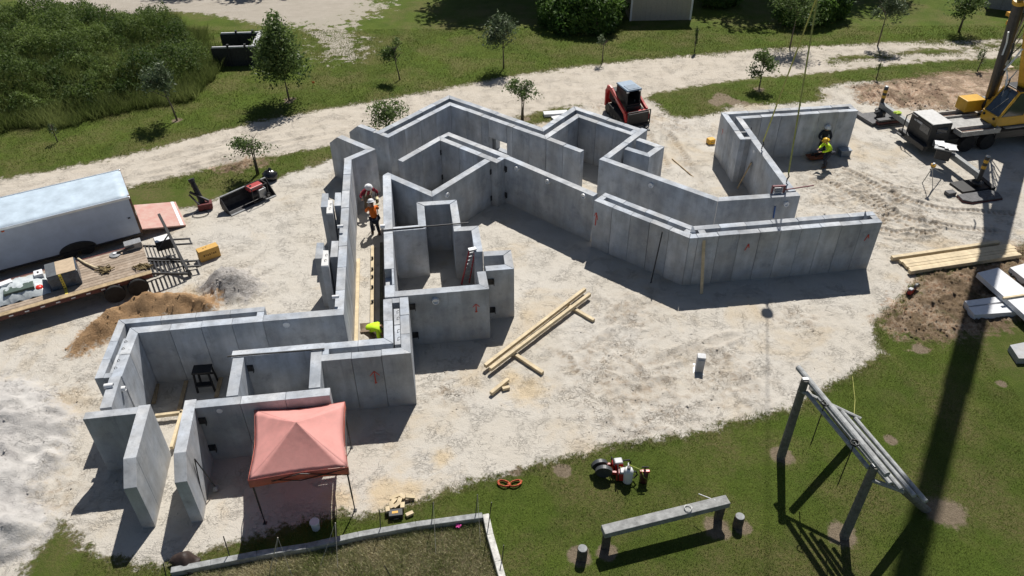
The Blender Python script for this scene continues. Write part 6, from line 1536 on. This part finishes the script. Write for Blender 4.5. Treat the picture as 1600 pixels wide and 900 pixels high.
def person(label, loc, rz, lean, crouch, arms, shirt, trousers, helmet, vest=None, sleeves='long', sc=1.13, gloves=None, cap=False, headpitch=None):
    """x forward, y left. lean: forward angle of the trunk; crouch 0..1; arms: two wrist points relative to the chest"""
    t = thing('person', label, 'person', loc, rz, 'construction workers')
    hip = Vector((-.10*math.sin(R(lean))-.05*crouch, 0, .93-.42*crouch))
    d = Vector((math.sin(R(lean)), 0, math.cos(R(lean))))
    spine = hip+d*.24; chest = hip+d*.44; neck = chest+d*.13
    hp = R(lean*.75 if headpitch is None else headpitch); hd = Vector((math.sin(hp), 0, math.cos(hp)))
    head = neck+hd*.15+Vector((math.cos(hp), 0, -math.sin(hp)))*.02
    V = [hip, spine, chest, neck, neck+hd*.07]; E = [(0, 1), (1, 2), (2, 3), (3, 4)]; Rr = [.13, .12, .145, .058, .055]
    legs = []; armj = []
    for s in (-1, 1):
        h_ = hip+Vector((0, s*.095, -.05)); foot = Vector((.12*s*.8, s*.13, .09))
        dirk = (h_-foot); L = dirk.length; bend = math.sqrt(max(0, .43**2-(min(L, .86)/2)**2)); fw = Vector((1, 0, .2)).normalized()
        kn = h_.lerp(foot, .5)+fw*bend; an = foot; toe = foot+Vector((.17, s*.02, -.05))
        i0 = len(V); V += [h_, kn, an, toe]; E += [(0, i0), (i0, i0+1), (i0+1, i0+2), (i0+2, i0+3)]; Rr += [.095, .06, .042, .035]; legs.append((h_, kn, an, toe))
        side = Vector((0, s, 0)); sh = chest+side*.185+d*.05; wr = chest+Vector(arms[0 if s < 0 else 1])
        dv = wr-sh; L = dv.length
        if L > .52: wr = sh+dv*(.52/L); dv = wr-sh; L = .52
        bend = math.sqrt(max(.0, .27**2-(L/2)**2)); el = sh.lerp(wr, .5)+(side*.7+Vector((-.3, 0, -.5))).normalized()*bend
        hdv = (wr-el).normalized(); palm = wr+hdv*.07
        i0 = len(V); V += [sh, el, wr, palm]; E += [(2, i0), (i0, i0+1), (i0+1, i0+2), (i0+2, i0+3)]; Rr += [.062, .042, .028, (.036, .018)]
        armj.append((sh, el, wr, palm))
        a_ = hdv.cross(Vector((0, 0, 1))); a_ = a_.normalized() if a_.length > .1 else Vector((0, 1, 0)); c_ = hdv.cross(a_)
        for k, ln in enumerate((.06, .072, .068, .052)):
            b0 = palm+a_*(.022*(k-1.5))+hdv*.02; i1 = len(V); V += [b0, b0+hdv*ln*.55-c_*.008, b0+hdv*ln*.85-c_*.03]; E += [(i0+3, i1), (i1, i1+1), (i1+1, i1+2)]; Rr += [.010, .009, .007]
        b0 = wr+hdv*.03+a_*.03; i1 = len(V); V += [b0, b0+hdv*.035+a_*.022]; E += [(i0+2, i1), (i1, i1+1)]; Rr += [.012, .009]
    Mh = Matrix((Vector((math.cos(hp), 0, -math.sin(hp))), Vector((0, 1, 0)), hd)).transposed()
    ex = MB().ball(head, .105, 12, (.95, .78, 1.15), M3=Mh).ball(head+Mh @ Vector((.105, 0, -.01)), .02, 6, (1, .8, 1.4), M3=Mh).ball(head+Mh @ Vector((0, .085, 0)), .022, 6, (.6, .4, 1.2), M3=Mh).ball(head+Mh @ Vector((0, -.085, 0)), .022, 6, (.6, .4, 1.2), M3=Mh).ball(head+Mh @ Vector((.085, 0, -.055)), .016, 6, (.5, 1.5, .5), M3=Mh)
    skinned('body', V, E, Rr, SKIN, t, 1, ex)
    for s in (-1, 1): local('eye', MB().ball(head+Mh @ Vector((.088, s*.035, .015)), .011, 6), BLK, t)
    local('hair', MB().ball(head+Mh @ Vector((-.02, 0, .03)), .105, 10, (.95, .82, 1.05), M3=Mh), mat('dark_hair', (.02, .014, .01), rough=.7), t, smooth=True)
    # clothes follow the same joints, a little fuller
    V = [hip+Vector((0, 0, -.04)), spine, chest, chest+d*.09]; E = [(0, 1), (1, 2), (2, 3)]; Rr = [.185, .185, .21, .10]
    for (sh, el, wr, palm) in armj:
        i0 = len(V); V += [sh, el]; E += [(2, i0), (i0, i0+1)]; Rr += [.098, .072]
        if sleeves == 'long': V.append(wr.lerp(el, .08)); E.append((i0+1, i0+2)); Rr.append(.045)
        else: V[-1] = sh.lerp(el, .75)
    skinned('shirt', V, E, Rr, shirt, t, 1)
    V = [hip+Vector((0, 0, .02)), ]; E = []; Rr = [.18]
    for (h_, kn, an, toe) in legs:
        i0 = len(V); V += [h_, kn, an.lerp(kn, .08)]; E += [(0, i0), (i0, i0+1), (i0+1, i0+2)]; Rr += [.13, .095, .08]
    skinned('trousers', V, E, Rr, trousers, t, 1)
    for (h_, kn, an, toe) in legs:
        local('boot', MB().ball(an+Vector((.06, 0, -.03)), .12, 10, (1.25, .45, .5)).tube([an+Vector((0, 0, -.04)), an+Vector((0, 0, .1))], [.055, .06], 10), mat('brown_boot', (.07, .04, .025), rough=.7), t, smooth=True)
    if gloves:
        for (sh, el, wr, palm) in armj: local('glove_cuff', MB().tube([wr.lerp(el, .15), palm], [.042, .035], 8), gloves, t)
    if vest:
        m = MB()
        for s in (-1, 1): m.beam(chest+Vector((0, s*.10, 0))+d*.13+Mh @ Vector((-.1, 0, 0)), hip+d*.05+Vector((0, s*.12, 0))+Mh @ Vector((-.17, 0, 0)), .06, .012); m.beam(chest+Vector((0, s*.10, 0))+d*.13+Mh @ Vector((.1, 0, 0)), hip+d*.05+Vector((0, s*.12, 0))+Mh @ Vector((.17, 0, 0)), .06, .012)
        local('vest_stripes', m, vest, t)
    if helmet:
        hc = head+hd*.045
        if cap: local('cap', MB().lathe([(.125, -.01), (.122, .04), (.09, .09), (.01, .105)], 16, hc, Mh).box(hc+Mh @ Vector((.15, 0, 0)), (.12, .16, .015), Mh), helmet, t, smooth=False)
        else: local('hard_hat', MB().lathe([(.185, -.012), (.188, .0), (.145, .012), (.14, .05), (.115, .10), (.06, .135), (.01, .142)], 20, hc, Mh), helmet, t, smooth=True)
    t.scale = (sc,)*3
    return t
HATW = mat('white_hard_hat', (.75, .76, .78), rough=.3, var=.03, bump=0); HATY = mat('yellow_hard_hat', (.70, .42, .03), rough=.3, var=.05, bump=0)
ORG = mat('orange_shirt', (.78, .17, .015), rough=.8, var=.1, bump=.25, bscale=14); LIM = mat('lime_shirt', (.52, .78, .02), rough=.8, var=.1, bump=.25, bscale=14)
MRN = mat('maroon_shirt', (.22, .012, .03), rough=.8, var=.15, bump=.25, bscale=14); NVY = mat('navy_shirt', (.018, .022, .032), rough=.8, var=.2, bump=.25, bscale=14)
JEAN = mat('dark_jeans', (.025, .03, .045), rough=.85, var=.2); KHA = mat('khaki_trousers', (.17, .125, .085), rough=.85, var=.2); GLV = mat('dark_gloves', (.03, .02, .02), rough=.8)
LGY = mat('light_grey_webbing', (.5, .48, .42), rough=.8)
def foot_under(px, py, z): p = at(px, py, z); return (p.x, p.y, 0)
# red-shirted worker bending in the corridor
p = at(578, 296, 1.50); person('bending worker in a maroon shirt, pale vest stripes and white hard hat in the corridor', (p.x-.28, p.y+.42, 0), R(-62), 42, .12, [(.28, -.42, -.22), (.10, .42, -.30)], MRN, KHA, HATW, LGY, gloves=GLV)
p = at(580, 320, 1.62); person('worker in a bright orange shirt and white hard hat, back to the camera', (p.x+.12, p.y-.30, 0), R(112), 24, .05, [(.38, -.12, -.12), (.38, .12, -.16)], ORG, JEAN, HATW)
t = thing('measuring_staff', 'dark upright staff with a pale bracket held between the two corridor workers', 'staff', tuple(at(592, 345, 0)))
obj('staff', MB().tube([at(592, 345, 0), Vector((at(592, 345, 0).x, at(592, 345, 0).y, 2.0))], .022, 8), STEEL, t)
q = at(589, 312, 1.2); obj('bracket', MB().box(q, (.16, .3, .22), R(15)).box(q+Vector((.03, -.25, -.15)), (.14, .2, .12), R(15)), mat('pale_yellow_plastic', (.55, .50, .30), rough=.5), t, bevel=.02)
# lime worker stooping at the near end of the corridor
p = at(567, 513, .95); person('stooping worker in a lime shirt and dark cap at the near end of the corridor', (p.x+.22, p.y-.05, 0), R(8), 86, .12, [(.12, -.15, -.42), (.14, .12, -.44)], LIM, KHA, mat('dark_grey_cap', (.05, .05, .06), rough=.7), None, cap=True, headpitch=70)
# right room
p = at(1294, 190, 2.08); p.y -= .05; person('standing worker in dark clothes and a white hard hat against the right room wall', (p.x-.02, p.y+.0, 0), R(-95), 18, .05, [(.25, -.25, -.35), (.30, .18, -.32)], NVY, JEAN, HATW)
p = at(1288, 218, 1.75); person('bending worker in a lime shirt and yellow hard hat in the right room', (p.x+.45, p.y-.05, 0), R(190), 34, .04, [(.35, -.15, -.25), (.35, .15, -.28)], LIM, JEAN, HATY)
